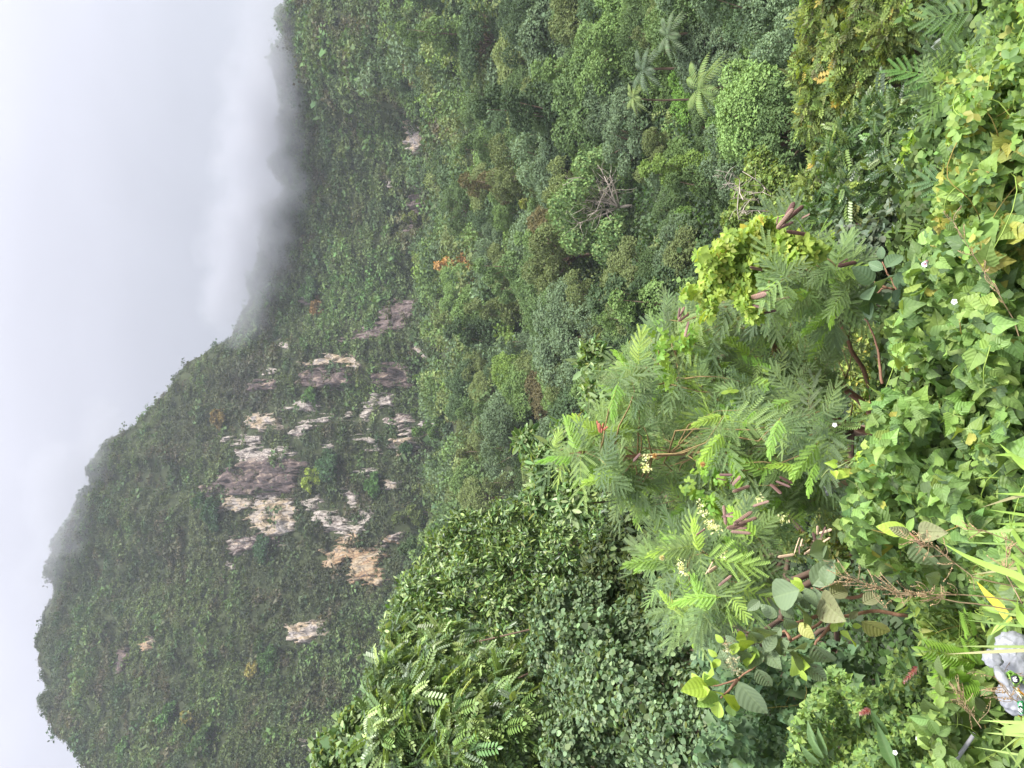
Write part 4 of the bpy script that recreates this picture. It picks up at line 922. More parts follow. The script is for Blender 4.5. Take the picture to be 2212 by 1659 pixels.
def stem(pts, r0, r1, seed=0, mat=None, gg_=None, wob=.03):
    W = [P(x, y, R) for x, y, R in pts]; full = [np.asarray(W[0])]
    for a, b in zip(W[:-1], W[1:]): full += list(bend(a, b, wob, 5, seed + len(full))[1:])
    full = np.array(full); tube(gg_ if gg_ is not None else g, full, np.linspace(r0, r1, len(full)), 7); return full
S1 = stem([(2000, 940, 4.3), (1900, 915, 4.4), (1830, 845, 4.5), (1765, 815, 4.5), (1700, 780, 4.5), (1640, 700, 4.5), (1560, 650, 4.4)], .030, .006, 1)
S2 = stem([(2000, 940, 4.3), (1880, 935, 4.6), (1790, 900, 4.7), (1700, 870, 4.7), (1560, 860, 4.6), (1420, 800, 4.4)], .028, .005, 2)
S3 = stem([(2000, 960, 4.3), (1860, 985, 4.6), (1740, 1010, 4.7), (1600, 990, 4.6), (1480, 980, 4.4), (1350, 985, 4.3), (1230, 980, 4.2)], .026, .004, 3)
S4 = stem([(2000, 960, 4.3), (1840, 1040, 4.5), (1740, 1060, 4.6), (1640, 1100, 4.6), (1560, 1200, 4.4), (1500, 1270, 4.3)], .024, .004, 4)
S5 = stem([(1900, 915, 4.4), (1840, 760, 4.3), (1800, 660, 4.3), (1700, 560, 4.2), (1680, 495, 4.1)], .016, .005, 5)
ST = np.concatenate([S1[8:], S2[6:], S3[6:], S4[6:], S5[5:]])
tips = in_poly(LEU, 310)
extra = np.array([(1205, 975), (1225, 985), (1250, 975), (1290, 1000), (1300, 940), (1360, 800), (1390, 790), (1440, 690), (1750, 560), (1500, 1345), (1460, 1320), (1700, 480), (1720, 500), (1520, 700)])
tips = np.concatenate([tips, extra]); tR = leu_R(tips[:, 0], tips[:, 1]) + rng.normal(size=len(tips)) * .22
tw3 = P(tips[:, 0], tips[:, 1], tR)
for k, p_ in enumerate(tw3):
    dd = np.linalg.norm(ST - p_, axis=1); a = ST[np.argsort(dd)[rng.integers(0, 3)]]
    tube(g, bend(a, p_, .10, 5, k), np.linspace(.006, .0025, 5), 4, (.9, 1.2, .8))
g.build('branches', M_twig, leu)
gf = G(); gy = G()
LPAL = [(.17, .25, .11), (.22, .32, .115), (.13, .19, .095), (.29, .42, .10)]
depth = tR - tR.min()
for rep in range(7):
    k = len(tw3); a = rng.uniform(0, 6.28, k)
    vw = nrm(-tw3); e1 = nrm(np.cross(UP, vw)); e2 = np.cross(vw, e1)
    d = nrm(e1 * np.cos(a)[:, None] + e2 * (np.sin(a) * .9 + .25)[:, None] + vw * rng.uniform(-.1, .5, k)[:, None])
    nn = nrm(vw * .55 + UP * .75 + rng.normal(size=(k, 3)) * .25)
    s = .118 * np.exp(rng.normal(size=k) * .28)
    tm_i = rep % 6
    stamp(gf, FRONDS[tm_i], tw3 + rng.normal(size=(k, 3)) * .02, frames(d, nn), s, tints(k, LPAL, .1, [4, 4, 3, 1.3]))
yi = rng.choice(len(tw3), 110, replace=False); yi = np.concatenate([yi, np.arange(len(tips) - 12, len(tips) - 3)]); k = len(yi)
vw = nrm(-tw3[yi]); e1 = nrm(np.cross(UP, vw)); e2 = np.cross(vw, e1); a = rng.uniform(.3, 2.8, k)
d = nrm(e1 * np.cos(a)[:, None] + e2 * np.sin(a)[:, None] + vw * .5)
stamp(gf, YOUNG, tw3[yi] + vw * .09, frames(d, nrm(vw + UP * .3 + rng.normal(size=(k, 3)) * .4)), .14 * np.exp(rng.normal(size=k) * .15), tints(k, [(.30, .48, .07), (.24, .42, .08)], .1))
gf.build('fronds', leaf_mat('feathery_leaf', .6, .2, .35), leu)
M_pod = solid_mat('seed_pod', (1, 1, 1), .6, .3, .12, 60)
def pod(a, b, R, col, wid=.16, open_=False):
    A = P(a[0], a[1], R + rng.normal() * .03); B = P(b[0], b[1], R + rng.normal() * .05 - .02); L = np.linalg.norm(B - A)
    n_ = 27; t = np.linspace(0, 1, n_); w = wid * (np.clip(t / .12, 0, 1) ** .7) * (np.clip((1 - t) / .10, 0, 1) ** .6) * .5
    bumps = .5 + .5 * np.cos(t * 2 * math.pi * 13); th_ = .012 + .012 * bumps * (w > wid * .4)
    V, T = [], []
    for i in range(n_):
        for sx, sz in ((-1, 0), (-.5, .8), (0, 1), (.5, .8), (1, 0), (.5, -.8), (0, -1), (-.5, -.8)):
            V.append((sx * w[i], t[i], sz * th_[i] * (1 if w[i] > .01 else .3) - .05 * t[i] ** 2))
            c = np.array(col); f = 1 - .42 * bumps[i] * (abs(sx) < .6); T.append(c * f * (1.25 if abs(sx) == 1 else 1))
    Fc = [(i * 8 + j, i * 8 + (j + 1) % 8, (i + 1) * 8 + (j + 1) % 8, (i + 1) * 8 + j) for i in range(n_ - 1) for j in range(8)]
    Fc.append(tuple(range(7, -1, -1))); Fc.append(tuple((n_ - 1) * 8 + j for j in range(8)))
    tm = tm_faces(V, Fc, None, T); g = G(); nn = nrm(-A / np.linalg.norm(A) + UP * .3 + rng.normal(size=3) * .35)
    stamp(g, tm, A[None], frames((B - A)[None], nn[None]), L, np.ones((1, 3))); g.build('seed_pod', M_pod, leu)
mv, dkp, rd, crm = (.23, .145, .11), (.12, .065, .055), (.36, .12, .07), (.55, .40, .27)
for a, b, c in [((1340,700),(1495,510),mv),((1345,690),(1480,560),mv),((1380,690),(1500,450),dkp),((1400,640),(1590,490),dkp),((1345,700),(1490,640),dkp),((1340,660),(1355,590),mv),((1560,605),(1630,565),mv),((1425,720),(1630,748),dkp),
        ((1080,1310),(1275,1240),dkp),((1075,1325),(1240,1275),mv),((1060,1360),(1230,1395),dkp),((1310,1330),(1465,1300),mv),((1880,1032),(2060,985),dkp),((1890,1010),(1975,955),dkp),((1100,1035),(1230,1065),mv),
        ((470,1520),(570,1445),dkp),((470,1500),(485,1390),dkp),((475,1500),(525,1380),mv),((530,1655),(562,1510),mv),((540,1659),(575,1620),dkp),((1200,1450),(1340,1420),dkp)]:
    pod(z6(*a), z6(*b), 3.3, c)
for a, b, c in [((570,425),(557,312),mv),((610,422),(720,343),mv),((640,418),(748,380),mv),((570,442),(692,415),mv),((575,444),(690,438),mv),((595,460),(712,472),mv),((605,238),(710,200),mv),((720,318),(814,288),mv),((527,768),(602,708),mv),
        ((455,702),(500,635),crm),((470,692),(524,654),crm),((400,482),(455,445),mv),((820,190),(882,242),dkp),((850,175),(932,210),dkp),((870,150),(950,190),dkp),((595,195),(620,150),dkp),((605,200),(648,150),mv),((545,380),(612,350),dkp),((560,372),(610,376),mv),
        ((955,588),(980,490),crm),((990,545),(1000,498),crm),((860,605),(960,590),crm),((1010,590),(1080,543),crm),((1030,585),(1100,560),crm),((1088,480),(1088,430),crm),((1095,472),(1165,450),crm),((1100,532),(1158,492),crm),((1085,545),(1060,470),dkp),((1105,500),(1130,430),dkp),((985,590),(982,540),dkp),
        ((45,65),(85,20),dkp),((530,140),(605,142),dkp),((515,160),(570,170),dkp)]:
    pod(z7(*a), z7(*b), 3.3, c)
for a, b in [((1296,936),(1289,909)),((1299,936),(1304,913)),((1302,930),(1312,922)),((1296,930),(1294,918))]: pod(a, b, 3.8, rd, .16)
for x, y in [(1518,1003),(1414,985),(1472,1228),(1430,1205)]:
    g = G(); c = P(x, y, 3.55); d = rdir(160); stamp(g, LEAF, np.repeat(c[None], 160, 0), frames(d, rdir(160)), np.array([[.003, .016, .01]]).repeat(160, 0), tints(160, [(.55, .36, .16) if x in (1518, 1414) else (.7, .66, .4)], .1)); g.build('flower_head', M_leaf, leu)
tag(leu, 'feathery shrub with blue-green fronds and flat brown seed pods', 'shrub')

# lime vine thrown over the shrub
M_vine = leaf_mat('vine_leaf', .5, .3, .42)
LIME = [z6(*p) for p in [(800,850),(900,760),(1050,740),(1200,610),(1280,640),(1330,720),(1450,790),(1620,820),(1740,870),(1690,960),(1500,985),(1400,1000),(1180,1000),(1080,1040),(1075,1320),(1110,1420),(1190,1450),(1180,1520),(1100,1490),(990,1370),(985,1250),(880,1240),(800,1300),(740,1480),(700,1500),(690,1300),(600,1280),(500,1290),(490,1250),(640,1230),(720,1100),(690,1010),(620,930),(640,900),(760,960)]]
def sleaves(g, tm, xy, R, size, pal, up=.9, rnd=.55, hang=.7, w=None, sv=.25, jit=.13, face=.9):
    p = P(xy[:, 0], xy[:, 1], R); k = len(p); vw = nrm(-p)
    nn = nrm(vw * face + UP * up + rng.normal(size=(k, 3)) * rnd * .8)
    d = nrm(rng.normal(size=(k, 3)) * rnd * 1.2 + vw * .35 - UP * hang)
    stamp(g, tm, p, frames(d, nn), size * np.exp(rng.normal(size=k) * sv), tints(k, pal, jit, w)); return p
lv = empty('climbing_vine', P(1700, 620, 4.0)); g = G()
xy = in_poly(LIME, 3600); R = 3.32 + (fbm(xy[:, 0] / 60, xy[:, 1] / 60, oct=2, seed=5) - .5) * .35 + rng.random(len(xy)) * .22
xy2 = np.array([z6(1690 + 8 * math.sin(k) * 3 + k * 5, 880 - k * 6.0) for k in range(24)]) ; xy = np.concatenate([xy, xy2]); R = np.concatenate([R, np.full(24, 3.95)])
lp = sleaves(g, TRIF, xy, R, .040, [(.30,.42,.07),(.25,.37,.06),(.37,.46,.09),(.16,.26,.05),(.5,.44,.08)], w=[4,4,3,2,.35]); g.build('leaves', M_vine, lv)
g = G(); idx = rng.permutation(len(lp))
for k in range(34):
    a = lp[idx[k]]; dd = np.linalg.norm(lp - a, axis=1); c = np.where((dd > .1) & (dd < .35))[0]
    if len(c): tube(g, bend(a, lp[c[rng.integers(len(c))]], .15, 8, k), .0022, 4, (1.4, 1.9, .5))
g.build('stems', solid_mat('vine_stem', (.22, .27, .1), .6, .3, .1), lv)
M_stem = bpy.data.materials['vine_stem']
tag(lv, 'lime yellow climbing vine draped over the far side of the feathery shrub', 'vine')
# green sprays of the same kind of vine lower in the shrub
lv2 = empty('climbing_vine', P(1650, 840, 4.1)); g = G()
for path in [[(1640,820),(1665,870),(1655,900),(1640,960)],[(1580,850),(1600,900),(1570,960)],[(1520,660),(1480,720),(1470,760)],[(1430,720),(1420,790),(1440,830)],[(1500,1010),(1560,1040),(1600,1010)],[(1480,1050),(1530,1090),(1560,1130)],[(1690,980),(1740,1000),(1790,960)]]:
    q = np.array(path, float); t_ = np.sort(rng.random(46)) * (len(q) - 1); i = np.minimum(t_.astype(int), len(q) - 2); f = (t_ - i)[:, None]
    xy = q[i] * (1 - f) + q[i + 1] * f + rng.normal(size=(46, 2)) * 7
    sleaves(g, TRIF, xy, 4.05 + rng.normal(size=46) * .08, .045, [(.16,.30,.05),(.24,.38,.06)])
g.build('leaves', M_vine, lv2); tag(lv2, 'green vine sprays threaded through the middle of the feathery shrub', 'vine')
# pale flower sprays of the vine
g = G(); c = np.array([z7(*p) for p in [(430,310),(440,360),(470,400),(490,420),(505,440),(470,430),(520,450),(310,640),(320,670),(330,690),(890,380),(895,400),(115,50),(110,90),(130,110),(760,270),(555,600)]]); c = np.repeat(c, 26, 0) + rng.normal(size=(26 * 17, 2)) * 5
sleaves(g, SMALLOV, c, 3.52 + rng.normal(size=len(c)) * .03, .011, [(.75,.75,.42),(.6,.65,.3)], rnd=1.2); fl = g.build('flower_spray', M_vine); tag(fl, 'cream flower sprays among the fronds of the feathery shrub', 'flowers', kind='stuff')

# mats of creeping vines on the bank
def mat_R(x, y, extra=0):
    q, ok = cast(np.asarray(x) * Q, np.asarray(y) * Q, .30 + extra, .9); R = np.hypot(q[:, 0], q[:, 1]); R = np.where(ok & (R < 9), R, np.nan); return R
def mat_pts(poly, n, lumps=.35, deep=.25, rmax=None, rmin=0):
    xy = in_poly(poly, n); R = mat_R(xy[:, 0], xy[:, 1]); cap = np.nanpercentile(R, 90) if np.isfinite(R).any() else 4
    R = np.where(np.isnan(R), cap, R); R = np.minimum(R, rmax or cap)
    R = np.maximum(R, rmin) * (1 + (fbm(xy[:, 0] / 75, xy[:, 1] / 75, oct=3, seed=91) - .5) * lumps) + rng.random(n) ** 2 * deep
    return xy, R
HPAL = [(.135, .235, .06), (.175, .285, .07), (.235, .345, .085), (.09, .155, .055), (.33, .33, .07)]
def vine_mat(name, label, poly, n, size, tm, pal, mat, w=None, rmax=None, rmin=0, stems=30, sv=.28, lumps=.35, deep=.3, hang=.55, rnd=.6, cat='vine', kind=None):
    xy, R = mat_pts(poly, n, lumps, deep, rmax, rmin); cen = P(xy[:, 0].mean(), xy[:, 1].mean(), float(R.mean())); e = empty(name, cen)
    k_ = poly_sd(xy[:, 0], xy[:, 1], [(2115,1385),(2150,1365),(2230,1340),(2230,1570),(2150,1525),(2140,1430)]) < 0; xy, R = xy[k_], R[k_]
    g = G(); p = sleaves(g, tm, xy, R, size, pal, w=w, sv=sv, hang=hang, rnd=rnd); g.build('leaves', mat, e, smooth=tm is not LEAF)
    if stems:
        g = G(); 
        for k in range(stems):
            a = p[rng.integers(len(p))]; dd = np.linalg.norm(p - a, axis=1); c = np.where((dd > size * 3) & (dd < size * 9))[0]
            if len(c): b = p[c[rng.integers(len(c))]]; tube(g, bend(a, b, .14, 9, k) - nrm(a) * .03, .0020, 4, (.9, 1.05, .5) if k % 4 else (1.0, .65, .4))
        g.build('stems', M_stem, e)
    tag(e, label, cat, kind=kind); return e, p
Z1 = [(1815,1140),(1835,1010),(1885,955),(1870,880),(1950,810),(1900,720),(1965,650),(1955,575),(2005,520),(2060,560),(2225,560),(2225,1330),(2050,1300),(1950,1250),(1850,1220)]
vine_mat('heart_leaved_vine', 'carpet of fresh green heart-shaped leaves filling the near bank', Z1, 4600, .052, HEART, HPAL, M_heart, w=[4,4,3,2.5,.3], rmax=3.5, rmin=2.35, stems=40, sv=.25, hang=.7, rnd=.66, deep=.55, lumps=.42)
Z2 = [(2025,175),(2070,140),(2120,60),(2150,-20),(2225,-20),(2225,575),(2060,570),(2000,500),(2060,420),(2035,340),(2060,250)]
vine_mat('climbing_vine', 'yellow-green mixed vines on the bank by the picture edge, above the heart leaves', Z2, 3600, .036, TRIF, [(.17,.28,.065),(.23,.35,.075),(.12,.20,.06),(.30,.34,.08)], M_vine, w=[4,4,3,1], rmax=3.4, rmin=2.3, stems=40)
vine_mat('heart_leaved_vine', 'pale heart-shaped leaves mixed into the yellow-green vines by the picture edge', [(2050,280),(2225,250),(2225,575),(2060,570),(2010,480)], 900, .055, HEART, HPAL, M_heart, rmax=3.1, rmin=2.2, stems=16)
Z3 = [(1690,1680),(1710,1560),(1770,1470),(1800,1435),(1850,1480),(1900,1490),(1930,1410),(2000,1380),(2060,1420),(2100,1680)]
vine_mat('small_leaved_creeper', 'dense creeper with small green heart leaves in the lower corner', Z3, 5200, .040, HEART, [(.16,.25,.075),(.20,.31,.08),(.27,.38,.095),(.10,.17,.06)], M_leaf, w=[4,4,2,3], rmax=6.2, rmin=4.6, stems=30, lumps=.22, deep=.5, sv=.3)
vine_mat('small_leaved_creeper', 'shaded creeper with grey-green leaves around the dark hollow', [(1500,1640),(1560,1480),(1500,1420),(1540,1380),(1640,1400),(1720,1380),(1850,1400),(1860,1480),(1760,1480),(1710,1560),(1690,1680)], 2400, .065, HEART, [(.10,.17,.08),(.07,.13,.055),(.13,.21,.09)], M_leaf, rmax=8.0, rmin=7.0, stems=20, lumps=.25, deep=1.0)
Z4 = [(1960,1290),(2060,1290),(2225,1330),(2225,1680),(2040,1680),(2060,1530),(1990,1400)]
vine_mat('leafy_weed', 'light green weeds with pointed leaves around the plastic bag', Z4, 2600, .062, LANCE, [(.19,.29,.075),(.25,.36,.085),(.14,.22,.065),(.30,.37,.10)], M_leaf, w=[4,3,3,1], rmax=3.6, rmin=2.4, stems=40, hang=.2, rnd=.9, cat='weed')
vine_mat('leafy_weed', 'broad-leaved green weeds between the plastic bag and the picture corner', [(2060,1400),(2225,1520),(2225,1680),(2020,1680),(2000,1560)], 800, .060, OVATE, [(.18,.28,.075),(.23,.34,.085),(.13,.20,.06)], M_broad, rmax=3.3, rmin=2.5, stems=16, hang=.3, rnd=.8, cat='weed')
# yellow-green fine stuff showing deeper between sapling and feathery shrub
near_tree('leafy_bush', 'dull yellow-green low bush seen deep between the sapling and the feathery shrub', 'bush',
 [(1850,800,5.6,38),(1900,830,5.4,34),(1880,740,5.8,34),(1870,880,5.6,30),(1830,740,6,26),(1950,770,5.2,26),(1640,1010,5.8,26),(1790,1130,5.3,30),(1800,1200,5.4,36),(1720,1180,5.6,30)],
 ELL, .045, 5200, [(.20,.26,.06),(.30,.36,.08),(.12,.17,.045),(.38,.34,.07)], M_leaf, w=[4,2,3,.5], r0=.02, seed=31, trunk=False, thick=.5)
near_tree('leafy_bush', 'bright yellow-green round-leaved bush jutting from the bank over the hollow', 'bush',
 [(1985,315,3.9,20),(1972,338,3.95,16),(2010,350,3.8,22),(2005,290,3.9,18),(2040,320,3.7,26),(2050,370,3.6,26),(1965,305,3.95,10),(2080,300,3.5,30),(2030,275,3.8,16)],
 ROUND, .034, 3000, [(.28,.42,.07),(.36,.50,.09),(.17,.28,.05),(.10,.18,.04)], M_vine, w=[4,3,3,2], r0=.012, seed=33, rough=.4)
# loose fronds of seedlings in the vines by the picture edge
g = G(); sdl = empty('feathery_seedling', P(2090, 300, 3.2)); xy = np.array([z for z in [(2080,60),(2120,20),(2150,70),(2100,120),(2140,180),(2180,120),(2030,205),(2050,240),(2070,220),(2110,250),(2140,300),(2150,400),(2100,410),(2060,440),(2045,470),(2160,240),(2190,310),(2075,500),(2120,450),(2025,190),(2045,215)]], float)
xy = np.repeat(xy, 3, 0) + rng.normal(size=(len(xy) * 3, 2)) * 10; R = 2.95 + rng.normal(size=len(xy)) * .12; R[xy[:, 0] < 2085] = 3.3
sleaves(g, FRONDS[0], xy, R, .13, [(.15,.26,.07),(.13,.21,.09),(.20,.33,.075)], hang=.1, rnd=.8); g.build('fronds', bpy.data.materials['feathery_leaf'], sdl); tag(sdl, 'young feathery fronds poking out of the yellow-green vines at the picture edge', 'shrub')

# ---- broad-leaved sapling
def broad_plant(name, label, stems_, leaves, fillers=0, fill_pal=(), R0=3.4, root=None):
    b = P(stems_[0][0][0], stems_[0][0][1], R0); e = empty(name, b); g = G()
    for k, s in enumerate(stems_): stem([(x, y, R0 + .02 * i) for i, (x, y) in enumerate(s)], (.0065 if k else .008) if 'sapling' in name else .009, .003, k, gg_=g, wob=.04)
    g.build('stem', M_twig, e); groups = {}
    for a, b_, w, col, mt_ in leaves: groups.setdefault(mt_, []).append((a, b_, w, col))
    for mt_, ls in groups.items():
        g = G()
        for a, b_, w, col in ls: 
            dR = rng.normal(size=2) * .05; leaf_bt(g, OVATE if mt_ != 'h' else HEART, a, b_, R0 - .05 + dR[0], R0 - .05 + dR[1], w, col)
        g.build('leaves', {'b': M_broad, 's': M_spot}[mt_], e, smooth=True)
    tag(e, label, 'plant'); return e
gg1, gg2 = (.14, .22, .12), (.085, .15, .075)
broad_plant('broadleaf_sapling', 'slender sapling with large oval grey-green leaves', [[z2(650,1480), z2(620,1290), z2(575,1030), z2(520,880), z2(450,760)], [z2(920,480), z2(800,440), z2(700,260), z2(645,130)], [z2(780,440), z2(640,430), z2(500,565)], [z2(700, 420), z2(620, 380), z2(555, 350)]],
 [(z2(*a), z2(*b), 1.0, c, 'b') for a, b, c in [((555,352),(330,195),gg1),((645,100),(625,-45),gg1),((690,195),(870,25),gg1),((655,215),(488,132),gg1),((562,355),(768,335),gg1),((505,555),(515,368),gg1),((520,572),(738,545),gg1),((508,575),(490,760),gg1),((820,435),(905,205),gg2),((835,430),(770,575),gg2),((900,370),(1058,335),gg2),((910,720),(705,770),gg2),((800,450),(880,560),gg2),((740,470),(660,560),gg2),((560,560),(440,640),gg2)]])
# ---- big broad-leaved shrub
lime, grn, gry, yel, spt = (.32, .45, .07), (.20, .33, .07), (.16, .22, .12), (.34, .35, .11), (.22, .23, .12)
L8 = [((430,478),(372,422),lime),((470,500),(332,508),lime),((480,512),(393,560),lime),((522,540),(412,598),grn),((545,535),(624,585),lime),((530,578),(518,682),lime),((600,590),(602,672),grn),((540,345),(488,385),lime),((522,322),(466,288),lime),((556,245),(508,202),lime),((605,318),(641,238),lime),((628,232),(688,195),lime),((648,232),(724,280),lime),((680,392),(748,308),grn),((690,382),(724,288),lime),((440,470),(395,440),lime),((470,470),(440,410),lime),((520,480),(450,440),grn),((505,425),(460,380),lime),
 ((590,400),(532,290),gry),((640,465),(795,668),gry),((742,392),(828,508),gry),((812,268),(928,258),gry),((800,290),(870,385),gry),((770,300),(700,380),gry),((822,205),(745,190),gry),((960,20),(888,-40),gry),((990,-10),(1045,60),gry),((860,100),(762,35),gry),((900,110),(975,175),gry),((985,135),(1062,225),yel),((1060,255),(1182,382),gry),((930,240),(868,305),gry),((1025,372),(1145,465),gry),((950,330),(1040,362),gry),((930,300),(1000,250),gry),((790,300),(852,200),gry),((705,180),(770,260),gry),((1115,10),(1212,112),spt),((1150,-15),(1265,-75),spt),((1080,20),(1010,-60),gry),((640,260),(560,210),gry),((650,330),(560,380),gry),((1000,400),(1020,468),lime),((940,375),(1010,372),lime),((1060,110),(960,95),gry),((1120,60),(1060,-60),gry),((880,160),(830,230),gry),((720,350),(640,300),gry),((760,330),(690,270),grn)]
L7 = [((1058,765),(1182,622),gry),((985,800),(885,862),gry),((985,790),(802,838),gry),((1130,540),(1092,622),gry),((1108,832),(1202,955),spt),((1165,798),(1262,758),spt),((760,850),(690,905),gry),((880,880),(955,952),gry),((1000,760),(950,720),lime),((1010,790),(935,740),lime),((1040,590),(1165,540),gry),((1180,690),(1255,640),grn)]
L4 = [((245,658),(362,592),spt),((240,768),(428,858),yel),((20,612),(98,758),gry),((100,590),(162,535),spt),((170,760),(212,700),spt),((85,780),(45,840),lime),((180,800),(240,800),lime),((150,830),(180,930),lime),((90,800),(130,760),lime),((10,545),(45,388),gry)]
LS = [(z8(*a), z8(*b), 1.0, c, 's' if c in (gry, spt, yel) and i % 2 else 'b') for i, (a, b, c) in enumerate(L8)] + [(z7(*a), z7(*b), 1.0, c, 's' if c == spt else 'b') for a, b, c in L7] + [(z4(*a), z4(*b), 1.0, c, 's' if c in (spt, yel) else 'b') for a, b, c in L4]
broad_plant('broadleaf_shrub', 'large broad-leaved shrub with lime new leaves at its tip and spotted old ones', [[(1960,1330), (1880,1320), z8(1135,95), z8(1065,160), z8(935,235), z8(830,310), z8(740,375), z8(640,450), z8(520,490), z8(440,480)], [z8(1190,110), z8(1080,240), z8(1030,380)], [z8(640,450), z8(600,500), z8(540,560)], [z8(1100,90), z8(980,130), z8(860,110)], [z4(260,600), z4(160,620), z4(20,600), z7(1200,830), z7(1050,780)], [z8(935,235), z8(900,180), z8(820,200)], [z8(740,375), z8(640,270), z8(560,250)]], LS, R0=3.3)
g = G(); fl8 = np.repeat(np.array([z8(*p) for p in [(575,290),(590,340),(600,370),(625,340),(620,400),(640,410),(570,260)]]), 30, 0); fl8 = fl8 + rng.normal(size=fl8.shape) * 4
sleaves(g, SMALLOV, fl8, 3.22 + rng.normal(size=len(fl8)) * .03, .009, [(.50,.48,.32),(.35,.33,.2)], rnd=1.3); tag(g.build('flower_buds', M_vine), 'buff bud clusters at the tip of the large broad-leaved shrub', 'flowers', kind='stuff')
# ---- spotted plant in the heart leaves, dark heart leaf, long dark leaves
broad_plant('broadleaf_weed', 'weed with three long spotted leaves standing in the heart-leaf carpet', [[z4(640,330), z4(600,260), z4(535,200)]],
 [(z4(600,202),z4(748,205),.8,spt,'s'),(z4(575,268),z4(705,455),.95,(.22,.30,.14),'s'),(z4(535,205),z4(338,165),.8,lime,'b'),(z4(540,200),z4(562,112),.8,grn,'b'),(z4(545,215),z4(420,180),.8,spt,'s'),(z4(560,230),z4(480,290),.8,grn,'b'),(z4(640,480),z4(760,512),.9,gry,'s')], R0=2.55)
e = empty('heart_leaf', P(*z2(1900, 340), 2.5)); g = G(); leaf_bt(g, HEART, z2(1860,290), z2(2035,430), 2.45, 2.4, .95, (.05, .11, .05)); g.build('blade', M_heart, e)
g = G(); stem([(*z2(1965,500), 2.5), (*z2(1975,430), 2.47), (*z2(1880,300), 2.44)], .003, .002, gg_=g); g.build('stalk', M_stem, e); tag(e, 'single dark blue-green heart leaf above the yellowed one', 'leaf')
e = empty('glossy_leaf', P(*z2(1920, 1270), 2.5)); g = G(); leaf_bt(g, OVATE, z2(1795,1235), z2(2100,1262), 2.45, 2.42, 1.0, (.10, .22, .04)); g.build('blade', leaf_mat('glossy_green_leaf', .3, .5, .2, vein=(5, 1.6), bump=1), e); tag(e, 'large glossy green oval leaf lying over the dark gap in the heart vines', 'leaf')
e = empty('yellow_leaf', P(*z2(1760, 360), 2.6)); g = G()
for a, b in [((1700,410),(1790,300)), ((1750,390),(1820,420)), ((2170,1060),(2040,1120)), ((1900,600),(1985,670))]: leaf_bt(g, HEART, z2(*a), z2(*b), 2.5, 2.46, 1.1, (.55, .50, .06))
g.build('blade', M_heart, e); tag(e, 'yellowed heart leaves among the green ones', 'leaf')
e = empty('long_leaved_plant', P(2150, 470, 2.75)); g = G()
for a, b in [((1760,1000),(2010,700)),((1690,1050),(1860,900)),((1870,960),(1950,560)),((1820,760),(1640,720)),((2010,960),(2210,860)),((1960,940),(2110,780)),((1800,900),(1690,1010)),((1900,900),(1800,1120)),((2000,1000),(1880,1120)),((2110,560),(1985,640))]:
    leaf_bt(g, LANCE, (1779.6 + .1953 * a[0], 270 + .1953 * a[1]), (1779.6 + .1953 * b[0], 270 + .1953 * b[1]), 2.72, 2.66, 1.0, (.10, .16, .09))
for k in range(10):
    x, y = 2100 + rng.uniform(-20, 90), 440 + rng.uniform(-50, 60); leaf_bt(g, LANCE, (x, y), (x + rng.uniform(-70, 20), y + rng.uniform(-60, 50)), 2.8, 2.75, .9, (.13, .20, .10))
g.build('leaves', M_broad, e); tag(e, 'clump of long dark strap leaves under the pale heart leaves', 'plant')
# ---- ginger plants with pink flowers
def ginger(name, label, fl, leaves, R):
    e = empty(name, P(fl[0], fl[1], R + .1)); g = G()
    for a, b, w in leaves: leaf_bt(g, LANCE, a, b, R, R - .06, w, (.11, .21, .06))
    g.build('leaves', M_broad, e)
    if fl[2]:
        g = G(); fl = (fl[0], fl[1], fl[2] * 1.25); c = P(fl[0], fl[1], R - .1); ax = nrm(np.array([rng.normal() * .2 - .6, 0, .8])); n_ = 34; t_ = np.linspace(0, 1, n_)
        an = np.arange(n_) * 2.4; o1 = nrm(np.cross(ax, UP)); o2 = np.cross(ax, o1); rad = o1 * np.cos(an)[:, None] + o2 * np.sin(an)[:, None]
        stamp(g, SMALLOV, c + ax * (t_[:, None] - .5) * fl[2], frames(rad * .8 + ax * .7, ax[None] - rad * .5), .034 * (1 - .5 * t_), tints(n_, [(.70, .36, .37), (.78, .52, .50), (.55, .2, .22)], .1)); g.build('flower', M_vine, e)
    tag(e, label, 'plant')
ginger('ginger_plant', 'ginger plant with the larger pink-red flower and upright rolled leaves', (*z5(552, 358), .10), [(z5(600,345),z5(533,200),.9),(z5(628,288),z5(735,160),.9),(z5(530,340),z5(470,270),.8),(z5(680,390),z5(760,280),1.2),(z5(720,330),z5(690,240),1.2),(z5(700,400),z5(760,350),1.2)], 4.4)
ginger('ginger_plant', 'ginger plant with the smaller pink flower and two long striped leaves', (*z5(266, 594), .06), [(z5(455,960),z5(325,695),1.0),(z5(408,745),z5(295,610),1.1),(z5(480,960),z5(440,860),1.0),(z5(350,440),z5(330,360),.9),(z5(420,460),z5(440,390),1.0),(z5(230,700),z5(200,635),.9)], 4.7)
e = empty('strap_leaved_plant', P(*z8(1070, 860), 5)); g = G()
for a, b in [((1095,865),(1018,720)),((1140,882),(1078,755)),((1100,932),(995,862)),((1120,900),(1040,800))]: leaf_bt(g, LANCE, z8(*a), z8(*b), 5.0, 4.9, 1.0, (.15, .25, .10))
g.build('leaves', M_broad, e); tag(e, 'tuft of upright grey-green strap leaves rising from the creeper', 'plant')
